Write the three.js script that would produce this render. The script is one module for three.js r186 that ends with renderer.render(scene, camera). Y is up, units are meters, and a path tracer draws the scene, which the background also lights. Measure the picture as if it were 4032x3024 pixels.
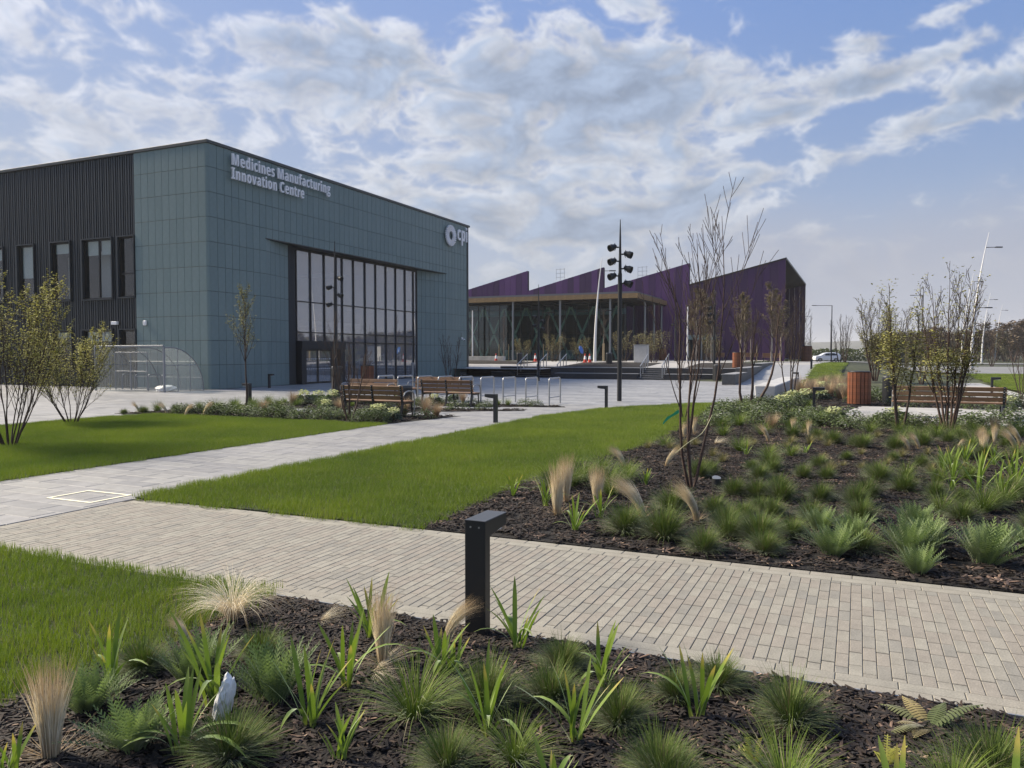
import * as THREE from 'three';
import { mergeGeometries } from 'three/addons/utils/BufferGeometryUtils.js';
import { RoundedBoxGeometry } from 'three/addons/geometries/RoundedBoxGeometry.js';
import { FontLoader } from 'three/addons/loaders/FontLoader.js';
import { TextGeometry } from 'three/addons/geometries/TextGeometry.js';

// ---------------------------------------------------------------- camera, sun, exposure
// The site is laid out on one grid: x runs along the brick path, -z away from it (t = -z), metres, y up.
const scene = new THREE.Scene();
const renderer = new THREE.WebGLRenderer({ antialias: true });
renderer.toneMapping = THREE.LinearToneMapping;
renderer.toneMappingExposure = 1.9;
renderer.shadowMap.enabled = true;
const camera = new THREE.PerspectiveCamera(53.0, 4 / 3, 0.1, 6000);
camera.position.set(0, 1.7, 0);
camera.rotation.order = 'YXZ';
camera.rotation.set(-2.22 * Math.PI / 180, 24.2 * Math.PI / 180, 0);

const SUN_AZ = 52 * Math.PI / 180 + camera.rotation.y, SUN_EL = 36 * Math.PI / 180;   // to the left of the view, veiled by thin cloud
const sunDir = new THREE.Vector3(-Math.sin(SUN_AZ) * Math.cos(SUN_EL), Math.sin(SUN_EL), -Math.cos(SUN_AZ) * Math.cos(SUN_EL));
const sun = new THREE.DirectionalLight(new THREE.Color().setRGB(1, 0.88, 0.70), 4.7);
sun.position.copy(sunDir).multiplyScalar(150);
sun.castShadow = true;
sun.shadow.radius = 30;
sun.shadow.mapSize.set(4096, 4096);
Object.assign(sun.shadow.camera, { left: -90, right: 90, top: 90, bottom: -90, near: 1, far: 400 });
sun.target.position.set(-8, 0, -30);
scene.add(sun, sun.target);

// ---------------------------------------------------------------- small maths
const rng = seed => { let a = seed >>> 0; return () => { a = (a + 0x6D2B79F5) | 0; let t = Math.imul(a ^ (a >>> 15), 1 | a); t = (t + Math.imul(t ^ (t >>> 7), 61 | t)) ^ t; return ((t ^ (t >>> 14)) >>> 0) / 4294967296; }; };
const clamp = (x, a = 0, b = 1) => Math.min(b, Math.max(a, x));
const sm = (a, b, x) => { const t = clamp((x - a) / (b - a)); return t * t * (3 - 2 * t); };
const lerp = (a, b, t) => a + (b - a) * t;
const PERM = new Uint16Array(512), GX = new Float32Array(256), GY = new Float32Array(256);
{
  const r = rng(77), p = [...Array(256).keys()];
  for (let i = 255; i > 0; i--) { const j = Math.floor(r() * (i + 1)); [p[i], p[j]] = [p[j], p[i]]; }
  for (let i = 0; i < 512; i++) PERM[i] = p[i & 255];
  for (let i = 0; i < 256; i++) { const a = r() * 6.2832; GX[i] = Math.cos(a); GY[i] = Math.sin(a); }
}
function noise(x, y, per = 256) {
  const xi = Math.floor(x), yi = Math.floor(y), fx = x - xi, fy = y - yi;
  let x0, x1, y0, y1;
  if (per === 256) { x0 = xi & 255; x1 = (xi + 1) & 255; y0 = yi & 255; y1 = (yi + 1) & 255; }
  else { x0 = ((xi % per) + per) % per; x1 = (x0 + 1) % per; y0 = ((yi % per) + per) % per; y1 = (y0 + 1) % per; }
  const u = fx * fx * fx * (fx * (fx * 6 - 15) + 10), v = fy * fy * fy * (fy * (fy * 6 - 15) + 10), p0 = PERM[x0], p1 = PERM[x1];
  const a = PERM[p0 + y0], b = PERM[p1 + y0], c = PERM[p0 + y1], d = PERM[p1 + y1];
  const n0 = GX[a] * fx + GY[a] * fy, n1 = GX[b] * (fx - 1) + GY[b] * fy, n2 = GX[c] * fx + GY[c] * (fy - 1), n3 = GX[d] * (fx - 1) + GY[d] * (fy - 1);
  const m0 = n0 + (n1 - n0) * u;
  return 1.5 * (m0 + (n2 + (n3 - n2) * u - m0) * v);
}
function fbm(x, y, oct, per = 256) { let s = 0, a = 0.5; for (let i = 0; i < oct; i++) { s += a * noise(x, y, per); x = x * 2 + (per < 256 ? 0 : 17.3); y = y * 2 + (per < 256 ? 0 : 9.1); a *= 0.5; per = Math.min(256, per * 2); } return s; }

// ---------------------------------------------------------------- sky: air and broken cloud
{
  const W = 4096, H = 2048, data = new Float32Array(W * H * 4), E = renderer.toneMappingExposure;
  const yaw = camera.rotation.y, DEG = 180 / Math.PI;
  // broad cloud masses and gaps: azimuth and elevation (degrees, right of the view axis / above the horizon), half widths, strength
  const masses = [[-13, 19.8, 6, 3.4, 0.42], [5, 19.3, 13, 3.4, 0.5, -0.03], [3, 14, 12, 3, 0.34], [-29, 20, 12, 8, 0.16], [6, 9.3, 10, 1.8, 0.34], [15, 11.6, 9, 1.4, 0.42, 0.28], [-5, 10.5, 8, 2.4, 0.28],
    [10, 26.3, 14, 2.3, 0.44, -0.04], [-25, 12.5, 10, 3.4, 0.28], [25, 17.6, 8, 0.9, 0.40, 0.22], [32, 15.6, 7, 1.3, 0.52, 0.22], [27, 20.4, 5, 0.8, 0.3, 0.2], [20, 5.5, 26, 1.8, 0.22], [-32, 27, 6, 1.6, 0.36], [-17, 26.8, 5, 1.1, 0.24], [30, 25, 3, 0.7, 0.2, 0.3],
    [23, 23.6, 9, 3.2, -0.4], [22, 14.2, 5, 1.6, -0.34, 0.2], [-22, 23.4, 6, 1.6, -0.2], [31, 12.4, 7, 1.5, -0.26, 0.2], [-6, 24, 5, 1.3, -0.16], [-31, 16.5, 6, 1.6, -0.12]];
  const sunDX = -1;
  for (let j = 0; j < H; j++) {
    const el = (j + 0.5) / H * Math.PI - Math.PI / 2, y = Math.sin(el), ce = Math.cos(el), eld = el * DEG;
    if (eld < -1) { for (let i = 0; i < W; i++) { const k = (j * W + i) * 4; data[k] = 0.12 / E; data[k + 1] = 0.13 / E; data[k + 2] = 0.12 / E; data[k + 3] = 1; } continue; }
    for (let i = 0; i < W; i++) {
      const lon = ((i + 0.5) / W - 0.5) * 2 * Math.PI, x = ce * Math.cos(lon), z = ce * Math.sin(lon);
      let az = Math.atan2(x, -z) + yaw; az = ((az + Math.PI) % (2 * Math.PI) + 2 * Math.PI) % (2 * Math.PI) - Math.PI;
      const a = az * DEG, cs = x * sunDir.x + y * sunDir.y + z * sunDir.z, sunA = Math.acos(clamp(cs, -1, 1)) * DEG;
      // clear air
      const up = sm(0, 30, eld), near = Math.exp(-sunA / 32);
      let r = lerp(0.44, 0.15, Math.pow(up, 0.7)), g = lerp(0.50, 0.29, Math.pow(up, 0.75)), b = lerp(0.62, 0.66, up);
      r += near * 0.34; g += near * 0.30; b += near * 0.16; const deep = sm(4, 30, a) * sm(4, 14, eld); r *= 1 - 0.14 * deep; g *= 1 - 0.08 * deep; b *= 1 - 0.05 * deep;
      // cloud thickness
      const q = 1 / (Math.max(0, y) + 0.14), px = x * q * 1.15, pz = z * q * 1.15, far = sm(1, 9, eld), hi = sm(34, 56, eld);
      const ax = a / 6 + eld * 0.03, ay = eld / 3.1 - a * 0.012;
      const wx = fbm(ax * 0.7 + 3, ay * 0.7, 3, 256), wy = fbm(ax * 0.7 + 40, ay * 0.7 + 11, 3, 256);
      let m = 0;
      for (const [ma, me, wa, we, st, sl = 0] of masses) { const de0 = eld - me - sl * (a - ma), da = (a - ma) / wa, de = de0 / we, d2 = da * da + de * de; if (d2 < 7) m += st * Math.exp(-d2); }
      const outside = clamp(sm(33, 44, Math.abs(a)) + sm(27, 34, eld));
      m += outside * 0.08 - 0.03;
      const puff = (dx, dy) => { const u = ax + wx * 0.4 + dx, v = ay + wy * 0.4 + dy; let t = 0, am = 0.5, X = u * 1.9, Y = v * 1.9; for (let k = 0; k < 6; k++) { const n = noise(X, Y + 19 * k); t += am * (k < 1 ? n : 0.55 - 1.25 * Math.abs(n)); X *= 2.06; Y *= 2.06; am *= 0.53; if (k === 1) low = t; } return t; }; let low = 0;
      const streak = fbm(px * 1.5 + 7, pz * 1.5, 5);
      const p0 = hi < 1 ? puff(0, 0) : 0, lowD = m * 0.95 + lerp(low * 0.5 + streak * 0.18 - 0.03, streak * 0.6, hi), p1 = hi < 1 ? puff(sunDX * 0.22, 0.2) : 0, s1 = fbm(px * 1.5 + 7 + sunDir.x * 0.05, pz * 1.5 + sunDir.z * 0.05, 4);
      const den = m * 0.95 + lerp(p0 * 0.5 + streak * 0.18 - 0.06, streak * 0.6, hi), den1 = m * 0.95 + lerp(p1 * 0.5 + streak * 0.18 - 0.06, s1 * 0.6, hi);
      const cover = sm(-0.02, 0.30, den), thick = sm(0.12, 0.44, lowD * 0.75 + den * 0.25), rim = clamp(0.47 + (den - den1) * 2.1);
      const haze = Math.exp(-Math.max(0, eld) / 4);
      let cr = lerp(0.66, 0.325, thick), cg = lerp(0.68, 0.40, thick), cb = lerp(0.715, 0.53, thick);
      const lit = lerp(0.80, 1.28, rim) * (1 + near * 0.6) * lerp(0.8, 1, sm(3, 12, eld));
      cr *= lit * (1 + near * 0.12); cg *= lit; cb *= lit * (1 - near * 0.10);
      const al = cover * lerp(0.3, 0.88, far) * (1 - 0.2 * sm(-8, -20, a));
      r = lerp(r, cr, al); g = lerp(g, cg, al); b = lerp(b, cb, al);
      r = lerp(r, 0.47, haze * 0.85); g = lerp(g, 0.51, haze * 0.85); b = lerp(b, 0.59, haze * 0.85);
      const bank = 0.72 * sm(12, 6.5, eld - 2.2 * fbm(a / 9 + 50, 3.3, 3)) * sm(2, 16, Math.abs(a - 2)); r = lerp(r, 0.43, bank); g = lerp(g, 0.455, bank); b = lerp(b, 0.55, bank);
      const k = (j * W + i) * 4; data[k] = r / E; data[k + 1] = g / E; data[k + 2] = b / E; data[k + 3] = 1;
    }
  }
  const sky = new THREE.DataTexture(data, W, H, THREE.RGBAFormat, THREE.FloatType);
  sky.mapping = THREE.EquirectangularReflectionMapping; sky.magFilter = THREE.LinearFilter; sky.needsUpdate = true;
  scene.background = sky; scene.environment = sky;
}

// ---------------------------------------------------------------- textures and materials
function tex(size, fn, srgb = true) {
  const d = new Uint8Array(size * size * 4);
  for (let j = 0; j < size; j++) for (let i = 0; i < size; i++) { const c = fn(i / size, j / size), k = (j * size + i) * 4; for (let n = 0; n < 3; n++) d[k + n] = clamp((c.length ? c[n] : c), 0, 1) * 255; d[k + 3] = 255; }
  const t = new THREE.DataTexture(d, size, size); t.wrapS = t.wrapT = THREE.RepeatWrapping; t.magFilter = THREE.LinearFilter;
  if (srgb) t.colorSpace = THREE.SRGBColorSpace; t.needsUpdate = true; return t;
}
const rep = (t, x, y = x) => { const c = t.clone(); c.repeat.set(x, y); c.needsUpdate = true; return c; };
const rT = rng(5);
const T_speck = tex(512, (u, v) => 0.86 + 0.10 * fbm(u * 6, v * 6, 5, 6) + 0.09 * (rT() - 0.5) + 0.06 * noise(u * 90, v * 90, 90));
const T_speckB = tex(512, (u, v) => 0.5 + 0.3 * noise(u * 100, v * 100, 100) + 0.25 * fbm(u * 8, v * 8, 4, 8) + 0.2 * (rT() - 0.5), false);
const T_stain = tex(512, (u, v) => { const n = fbm(u * 3, v * 3, 6, 3), w = fbm(u * 24 + 7, v * 24, 3, 24); return 0.88 + 0.14 * n + 0.05 * w + 0.04 * (rT() - 0.5); });
const T_wood = tex(512, (u, v) => { const n = fbm(u * 3, v * 40, 4, 3), k = noise(u * 2, v * 9, 2); return [0.86 + 0.2 * n + 0.08 * k, 0.84 + 0.2 * n + 0.08 * k, 0.82 + 0.19 * n + 0.07 * k]; });
const T_soil = tex(512, (u, v) => { const n = fbm(u * 14, v * 14, 5, 14), m = noise(u * 70, v * 70, 70); return [0.62 + 0.5 * n + 0.2 * m, 0.6 + 0.48 * n + 0.2 * m, 0.58 + 0.46 * n + 0.2 * m]; });
const T_metal = tex(256, (u, v) => 0.93 + 0.04 * fbm(u * 4, v * 4, 4, 4) + 0.03 * (rT() - 0.5));
const T_birch = tex(256, (u, v) => { const d = noise(u * 5, v * 36, 5), n = fbm(u * 4, v * 8, 3, 4); const k = d > 0.42 ? 0.35 : 1; return [k * (0.9 + 0.2 * n), k * (0.86 + 0.2 * n), k * (0.82 + 0.2 * n)]; });
const C = (r, g, b) => new THREE.Color().setRGB(r, g, b);
const H = s => new THREE.Color(s);
const std = (color, roughness = 0.8, o = {}) => new THREE.MeshStandardMaterial({ color: color.isColor ? color : H(color), roughness, ...o });
const leafMat = (o = {}) => new THREE.MeshPhysicalMaterial({ color: 0xffffff, vertexColors: true, roughness: 1, transmission: 0.32, thickness: 0, side: THREE.DoubleSide, ...o });
const M = {
  greyStone: [C(0.30, 0.30, 0.30), C(0.325, 0.325, 0.33), C(0.275, 0.277, 0.285), C(0.34, 0.34, 0.335)].map(c => std(c, 0.62, { map: T_speck, bumpMap: T_speckB, bumpScale: 0.0012 })),
  plaza: [C(0.335, 0.34, 0.35), C(0.30, 0.305, 0.315), C(0.365, 0.37, 0.375), C(0.27, 0.275, 0.285)].map(c => std(c, 0.5, { map: rep(T_stain, 0.6), bumpMap: T_speckB, bumpScale: 0.0008 })),
  brick: [C(0.328, 0.311, 0.264), C(0.305, 0.289, 0.248), C(0.353, 0.335, 0.283), C(0.323, 0.295, 0.250), C(0.287, 0.274, 0.239), C(0.340, 0.318, 0.268)].map(c => std(c, 0.8, { map: T_speck, bumpMap: T_speckB, bumpScale: 0.0015 })),
  joint: std(C(0.085, 0.078, 0.066), 0.95, { map: T_soil }),
  concrete: std(C(0.46, 0.45, 0.43), 0.7, { map: rep(T_stain, 0.5), bumpMap: T_speckB, bumpScale: 0.001 }),
  paleConcrete: std(C(0.56, 0.56, 0.55), 0.6, { map: rep(T_stain, 0.35), bumpMap: T_speckB, bumpScale: 0.0008 }),
  darkGranite: std(C(0.028, 0.031, 0.036), 0.55, { map: T_speck, bumpMap: T_speckB, bumpScale: 0.0006 }),
  midGranite: std(C(0.085, 0.09, 0.095), 0.6, { map: T_speck }),
  graniteCap: std(C(0.33, 0.335, 0.34), 0.55, { map: T_speck }),
  soil: std(C(0.013, 0.010, 0.0085), 0.95, { map: T_soil, bumpMap: T_soil, bumpScale: 0.02 }),
  bareSoil: std(C(0.038, 0.029, 0.022), 0.95, { map: T_soil, bumpMap: T_soil, bumpScale: 0.03 }),
  turf: std(C(0.040, 0.078, 0.006), 0.95, { map: T_soil, bumpMap: T_soil, bumpScale: 0.015 }),
  field: std(C(0.085, 0.115, 0.05), 0.95, { map: rep(T_soil, 0.04) }),
  asphalt: std(C(0.055, 0.056, 0.06), 0.85, { map: T_speck }),
  greyRoad: std(C(0.24, 0.245, 0.25), 0.8, { map: rep(T_stain, 0.3) }),
  charcoal: std(C(0.010, 0.012, 0.016), 0.5, { map: T_metal }),
  charcoalTop: std(C(0.05, 0.054, 0.062), 0.32, { map: T_metal }),
  black: std(C(0.010, 0.011, 0.012), 0.5),
  steel: std(C(0.46, 0.47, 0.48), 0.4, { metalness: 0.7, map: T_metal }),
  galv: std(C(0.31, 0.325, 0.34), 0.45, { metalness: 0.6, map: T_metal }),
  whitePole: std(C(0.72, 0.72, 0.72), 0.4),
  white: std(C(0.78, 0.78, 0.78), 0.5),
  letter: std(C(0.80, 0.80, 0.82), 0.45),
  benchWood: [C(0.27, 0.155, 0.082), C(0.23, 0.13, 0.068), C(0.31, 0.185, 0.10)].map(c => std(c, 0.55, { map: T_wood, bumpMap: T_wood, bumpScale: 0.0015 })),
  binWood: [C(0.25, 0.082, 0.034), C(0.205, 0.066, 0.027), C(0.29, 0.10, 0.042)].map(c => std(c, 0.5, { map: T_wood, bumpMap: T_wood, bumpScale: 0.001 })),
  glulam: std(C(0.36, 0.245, 0.115), 0.6, { map: T_wood }),
  braceWood: std(C(0.80, 0.77, 0.54), 0.6, { map: T_wood }),
  panel: [C(0.174, 0.248, 0.246), C(0.165, 0.238, 0.237), C(0.184, 0.258, 0.255)].map(c => std(c, 0.5, { map: T_metal })),
  panelBack: std(C(0.026, 0.036, 0.036), 0.7),
  ribbed: std(C(0.023, 0.031, 0.038), 0.45, { map: T_metal }),
  ribbedBack: std(C(0.012, 0.016, 0.020), 0.6),
  coping: std(C(0.060, 0.066, 0.064), 0.45, { map: T_metal }),
  frame: std(C(0.010, 0.011, 0.013), 0.4),
  purple: [C(0.052, 0.008, 0.082), C(0.080, 0.017, 0.118), C(0.042, 0.006, 0.066), C(0.104, 0.029, 0.145)].map(c => std(c, 0.55, { map: T_metal })),
  purpleBack: std(C(0.022, 0.008, 0.032), 0.7),
  roofGrey: std(C(0.16, 0.165, 0.175), 0.7),
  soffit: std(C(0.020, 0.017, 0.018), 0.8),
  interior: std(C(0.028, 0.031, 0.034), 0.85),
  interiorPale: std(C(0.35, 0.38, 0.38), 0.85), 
  blind: std(C(0.40, 0.46, 0.44), 0.9),
  glass: new THREE.MeshPhysicalMaterial({ color: C(0.66, 0.67, 0.70), roughness: 0.0, metalness: 0.30, transmission: 1, thickness: 0, ior: 2.2 }),
  glassTeal: new THREE.MeshPhysicalMaterial({ color: C(0.58, 0.74, 0.77), roughness: 0.0, metalness: 0.0, transmission: 1, thickness: 0, ior: 1.55 }),
  polySheet: new THREE.MeshPhysicalMaterial({ color: C(0.84, 0.87, 0.88), roughness: 0.15, transmission: 0.95, thickness: 0, ior: 1.5, side: THREE.DoubleSide }),
  glassClear: new THREE.MeshPhysicalMaterial({ color: C(0.88, 0.90, 0.90), roughness: 0.04, transmission: 1, thickness: 0, ior: 1.5 }),
  bark: std(C(0.060, 0.040, 0.034), 0.85, { map: T_birch }),
  barkRed: std(C(0.090, 0.056, 0.044), 0.75, { map: T_birch }),
  barkWhite: std(C(0.50, 0.46, 0.42), 0.75, { map: T_birch }),
  stake: std(C(0.30, 0.25, 0.15), 0.85, { map: T_wood }),
  leaf: leafMat({ transmission: 0.22 }), leafStiff: leafMat({ transmission: 0.38 }), lawn: leafMat({ transmission: 0.3 }),
  coneOrange: std(C(0.48, 0.045, 0.02), 0.5), signBlue: std(C(0.02, 0.14, 0.50), 0.4), ribbon: std(C(0.03, 0.50, 0.26), 0.5, { side: THREE.DoubleSide }),
  rope: std(C(0.62, 0.60, 0.36), 0.8), glareYellow: std(C(0.80, 0.77, 0.58), 0.6),  // last one: pale yellow standing for glare on the access cover rim
  carWhite: new THREE.MeshPhysicalMaterial({ color: C(0.74, 0.75, 0.77), roughness: 0.3, clearcoat: 1, clearcoatRoughness: 0.05 }), tyre: std(C(0.012, 0.012, 0.013), 0.8), carGlass: std(C(0.012, 0.016, 0.018), 0.05),
};

// ---------------------------------------------------------------- object helpers
const taken = new Map();
function numbered(name) { const n = taken.get(name) ?? 0; taken.set(name, n + 1); return n ? `${name}_${String(n).padStart(3, '0')}` : name; }
function tag(o, label, category, group, kind) { o.userData.label = label; if (category) o.userData.category = category; if (group) o.userData.group = group; if (kind) o.userData.kind = kind; return o; }
function shade(o) { o.traverse(c => { if (c.isMesh) { c.castShadow = true; c.receiveShadow = true; } }); return o; }
function thing(name, label, category, s = 0, t = 0, y = 0, turn = 0, group) { const o = new THREE.Group(); o.name = numbered(name); o.position.set(s, y, -t); o.rotation.y = turn; scene.add(o); return tag(o, label, category, group); }
function one(name, geo, mat, label, category, group, kind) { const o = new THREE.Mesh(geo, mat); o.name = numbered(name); o.castShadow = o.receiveShadow = true; scene.add(o); return tag(o, label, category, group, kind); }
function part(parent, name, geo, mat, label) { const o = new THREE.Mesh(geo, mat); const n = parent.children.filter(c => c.name === name || c.name.startsWith(name + '_0')).length; o.name = n ? `${name}_${String(n).padStart(3, '0')}` : name; o.castShadow = o.receiveShadow = true; parent.add(o); if (label) o.userData.label = label; return o; }
const partCount = new WeakMap();
function piece(parent, name, geo, mat, x, y, z) { let m = partCount.get(parent); if (!m) partCount.set(parent, m = {}); const n = m[name] = (m[name] ?? -1) + 1; const o = new THREE.Mesh(geo, mat); o.name = n ? `${name}_${String(n).padStart(3, '0')}` : name; o.position.set(x, y, z); o.castShadow = o.receiveShadow = true; parent.add(o); return o; }
function structure(name, geo, mat, label) { return one(name, geo, mat, label, undefined, undefined, 'structure'); }
// uv in metres from the side a face looks to
function metric(g, k = 1, ox = 0, oy = 0) {
  if (!g.attributes.normal) g.computeVertexNormals();
  const p = g.attributes.position, n = g.attributes.normal, uv = new Float32Array(p.count * 2);
  for (let i = 0; i < p.count; i++) { const ax = Math.abs(n.getX(i)), ay = Math.abs(n.getY(i)), az = Math.abs(n.getZ(i)); let u, v; if (ay >= ax && ay >= az) { u = p.getX(i); v = p.getZ(i); } else if (ax >= az) { u = p.getZ(i); v = p.getY(i); } else { u = p.getX(i); v = p.getY(i); } uv[2 * i] = u * k + ox; uv[2 * i + 1] = v * k + oy; }
  g.setAttribute('uv', new THREE.BufferAttribute(uv, 2)); return g;
}
const merge = a => { const b = a.map(g => { g = g.index ? g.toNonIndexed() : g; for (const k of Object.keys(g.attributes)) if (!['position', 'normal', 'uv', 'color'].includes(k)) g.deleteAttribute(k); return g; }); return b.length === 1 ? b[0] : mergeGeometries(b, false); };
// boxes in site metres: along x, up, away (t)
function bx(x0, x1, y0, y1, t0, t1) { const g = new THREE.BoxGeometry(x1 - x0, y1 - y0, t1 - t0); g.translate((x0 + x1) / 2, (y0 + y1) / 2, -(t0 + t1) / 2); return metric(g); }
function rbx(x0, x1, y0, y1, t0, t1, r = 0.02, seg = 2) { const g = new RoundedBoxGeometry(x1 - x0, y1 - y0, t1 - t0, seg, Math.min(r, (x1 - x0) / 2.01, (y1 - y0) / 2.01, (t1 - t0) / 2.01)); g.translate((x0 + x1) / 2, (y0 + y1) / 2, -(t0 + t1) / 2); return metric(g); }
function slab(w, d, h, c = 0.004, ox = 0, oy = 0) {   // top at y = 0, arrised
  const a = w / 2, b = d / 2, ai = a - c, bi = b - c, V = [], q = (p, r, s, t) => V.push(...p, ...r, ...s, ...p, ...s, ...t);
  const top = [[-ai, 0, bi], [ai, 0, bi], [ai, 0, -bi], [-ai, 0, -bi]], mid = [[-a, -c, b], [a, -c, b], [a, -c, -b], [-a, -c, -b]], bot = mid.map(p => [p[0], -h, p[2]]);
  q(...top); for (let i = 0; i < 4; i++) { const j = (i + 1) % 4; q(mid[i], mid[j], top[j], top[i]); q(bot[i], bot[j], mid[j], mid[i]); }
  const g = new THREE.BufferGeometry(); g.setAttribute('position', new THREE.Float32BufferAttribute(V, 3)); g.computeVertexNormals(); return metric(g, 1, ox, oy);
}
function paint(g, c) { const n = g.attributes.position.count, a = new Float32Array(n * 3); for (let i = 0; i < n; i++) { a[3 * i] = c.r; a[3 * i + 1] = c.g; a[3 * i + 2] = c.b; } g.setAttribute('color', new THREE.BufferAttribute(a, 3)); return g; }
function poly(pts, y0, y1) { const s = new THREE.Shape(pts.map(([a, b]) => new THREE.Vector2(a, b))); const g = new THREE.ExtrudeGeometry(s, { depth: y1 - y0, bevelEnabled: false }); g.rotateX(-Math.PI / 2); g.translate(0, y0, 0); return metric(g); }
// tapered limb through points
function limb(pts, radii, sides = 6) {
  const n = pts.length, pos = [], nor = [], uv = [], idx = []; let len = 0, side = new THREE.Vector3(1, 0, 0.3).normalize();
  for (let i = 0; i < n; i++) {
    const d = new THREE.Vector3().subVectors(pts[Math.min(n - 1, i + 1)], pts[Math.max(0, i - 1)]).normalize();
    if (i) len += pts[i].distanceTo(pts[i - 1]);
    side.addScaledVector(d, -side.dot(d)); if (side.lengthSq() < 1e-6) side.set(0, 1, 0).addScaledVector(d, -d.y); side.normalize();
    const b = new THREE.Vector3().crossVectors(d, side);
    for (let k = 0; k <= sides; k++) { const a = k / sides * 2 * Math.PI, c = Math.cos(a), s = Math.sin(a), x = side.x * c + b.x * s, y = side.y * c + b.y * s, z = side.z * c + b.z * s; nor.push(x, y, z); pos.push(pts[i].x + x * radii[i], pts[i].y + y * radii[i], pts[i].z + z * radii[i]); uv.push(k / sides, len); }
  }
  const w = sides + 1;
  for (let i = 0; i < n - 1; i++) for (let k = 0; k < sides; k++) { const a = i * w + k, b = a + w; idx.push(a, a + 1, b, b, a + 1, b + 1); }
  const c0 = pos.length / 3; for (const e of [0, n - 1]) { const d = new THREE.Vector3().subVectors(pts[e], pts[e ? e - 1 : 1]).normalize(), base = pos.length / 3; pos.push(pts[e].x, pts[e].y, pts[e].z); nor.push(d.x, d.y, d.z); uv.push(0.5, 0.5); for (let k = 0; k <= sides; k++) { const o = (e * w + k) * 3; pos.push(pos[o], pos[o + 1], pos[o + 2]); nor.push(d.x, d.y, d.z); uv.push(0, 0); } for (let k = 0; k < sides; k++) e ? idx.push(base, base + 1 + k, base + 2 + k) : idx.push(base, base + 2 + k, base + 1 + k); }
  const g = new THREE.BufferGeometry(); g.setAttribute('position', new THREE.Float32BufferAttribute(pos, 3)); g.setAttribute('normal', new THREE.Float32BufferAttribute(nor, 3)); g.setAttribute('uv', new THREE.Float32BufferAttribute(uv, 2)); g.setIndex(idx); return g;
}
const V3 = (x, y, z) => new THREE.Vector3(x, y, z);
const bar = (a, b, r, r2 = r, sides = 10) => limb([V3(...a), V3(...b)], [r, r2], sides);
function smoothPts(list, n) { const c = new THREE.CatmullRomCurve3(list.map(p => V3(...p)), false, 'centripetal'); return c.getPoints(n); }
const tube = (list, r, n = 16, sides = 8) => { const p = smoothPts(list, n); return limb(p, p.map(() => r), sides); };
// wall with rectangular holes, as boxes: spans a0..a1 along, y0..y1 up
function holed(a0, a1, y0, y1, holes, make) {
  const xs = [...new Set([a0, a1, ...holes.flatMap(h => [h[0], h[1]])])].filter(v => v >= a0 && v <= a1).sort((a, b) => a - b), out = [];
  for (let i = 0; i < xs.length - 1; i++) { const m = (xs[i] + xs[i + 1]) / 2, cut = holes.filter(h => h[0] < m && h[1] > m).sort((a, b) => a[2] - b[2]); let y = y0; for (const h of cut) { if (h[2] > y) out.push(make(xs[i], xs[i + 1], y, h[2])); y = Math.max(y, h[3]); } if (y < y1) out.push(make(xs[i], xs[i + 1], y, y1)); }
  return merge(out);
}
// the lie of the land east of the raised terrace
const land = (s, t) => 0.85 * sm(45, 64, t) * (1 - 0.5 * sm(90, 125, t)) * (1 - 0.6 * sm(-3, 8, s)) * sm(-11, -9, s);
const terraceY = t => 0.76 + 0.24 * sm(53, 60, t);
function hsheet(s0, s1, t0, t1, dy, f = land, cell = 2) {
  const nx = Math.max(1, Math.ceil((s1 - s0) / cell)), nt = Math.max(1, Math.ceil((t1 - t0) / cell)), pos = [], uv = [], idx = [];
  for (let j = 0; j <= nt; j++) for (let i = 0; i <= nx; i++) { const s = lerp(s0, s1, i / nx), t = lerp(t0, t1, j / nt); pos.push(s, f(s, t) + dy, -t); uv.push(s, t); }
  for (let j = 0; j < nt; j++) for (let i = 0; i < nx; i++) { const a = j * (nx + 1) + i, b = a + nx + 1; idx.push(a, a + 1, b, b, a + 1, b + 1); }
  const g = new THREE.BufferGeometry(); g.setAttribute('position', new THREE.Float32BufferAttribute(pos, 3)); g.setAttribute('uv', new THREE.Float32BufferAttribute(uv, 2)); g.setIndex(idx); g.computeVertexNormals(); return g;
}
const inside = (pts, x, y) => { let k = false; for (let i = 0, j = pts.length - 1; i < pts.length; j = i++) { const [a, b] = pts[i], [c, d] = pts[j]; if ((b > y) !== (d > y) && x < (c - a) * (y - b) / (d - b) + a) k = !k; } return k; };

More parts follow.
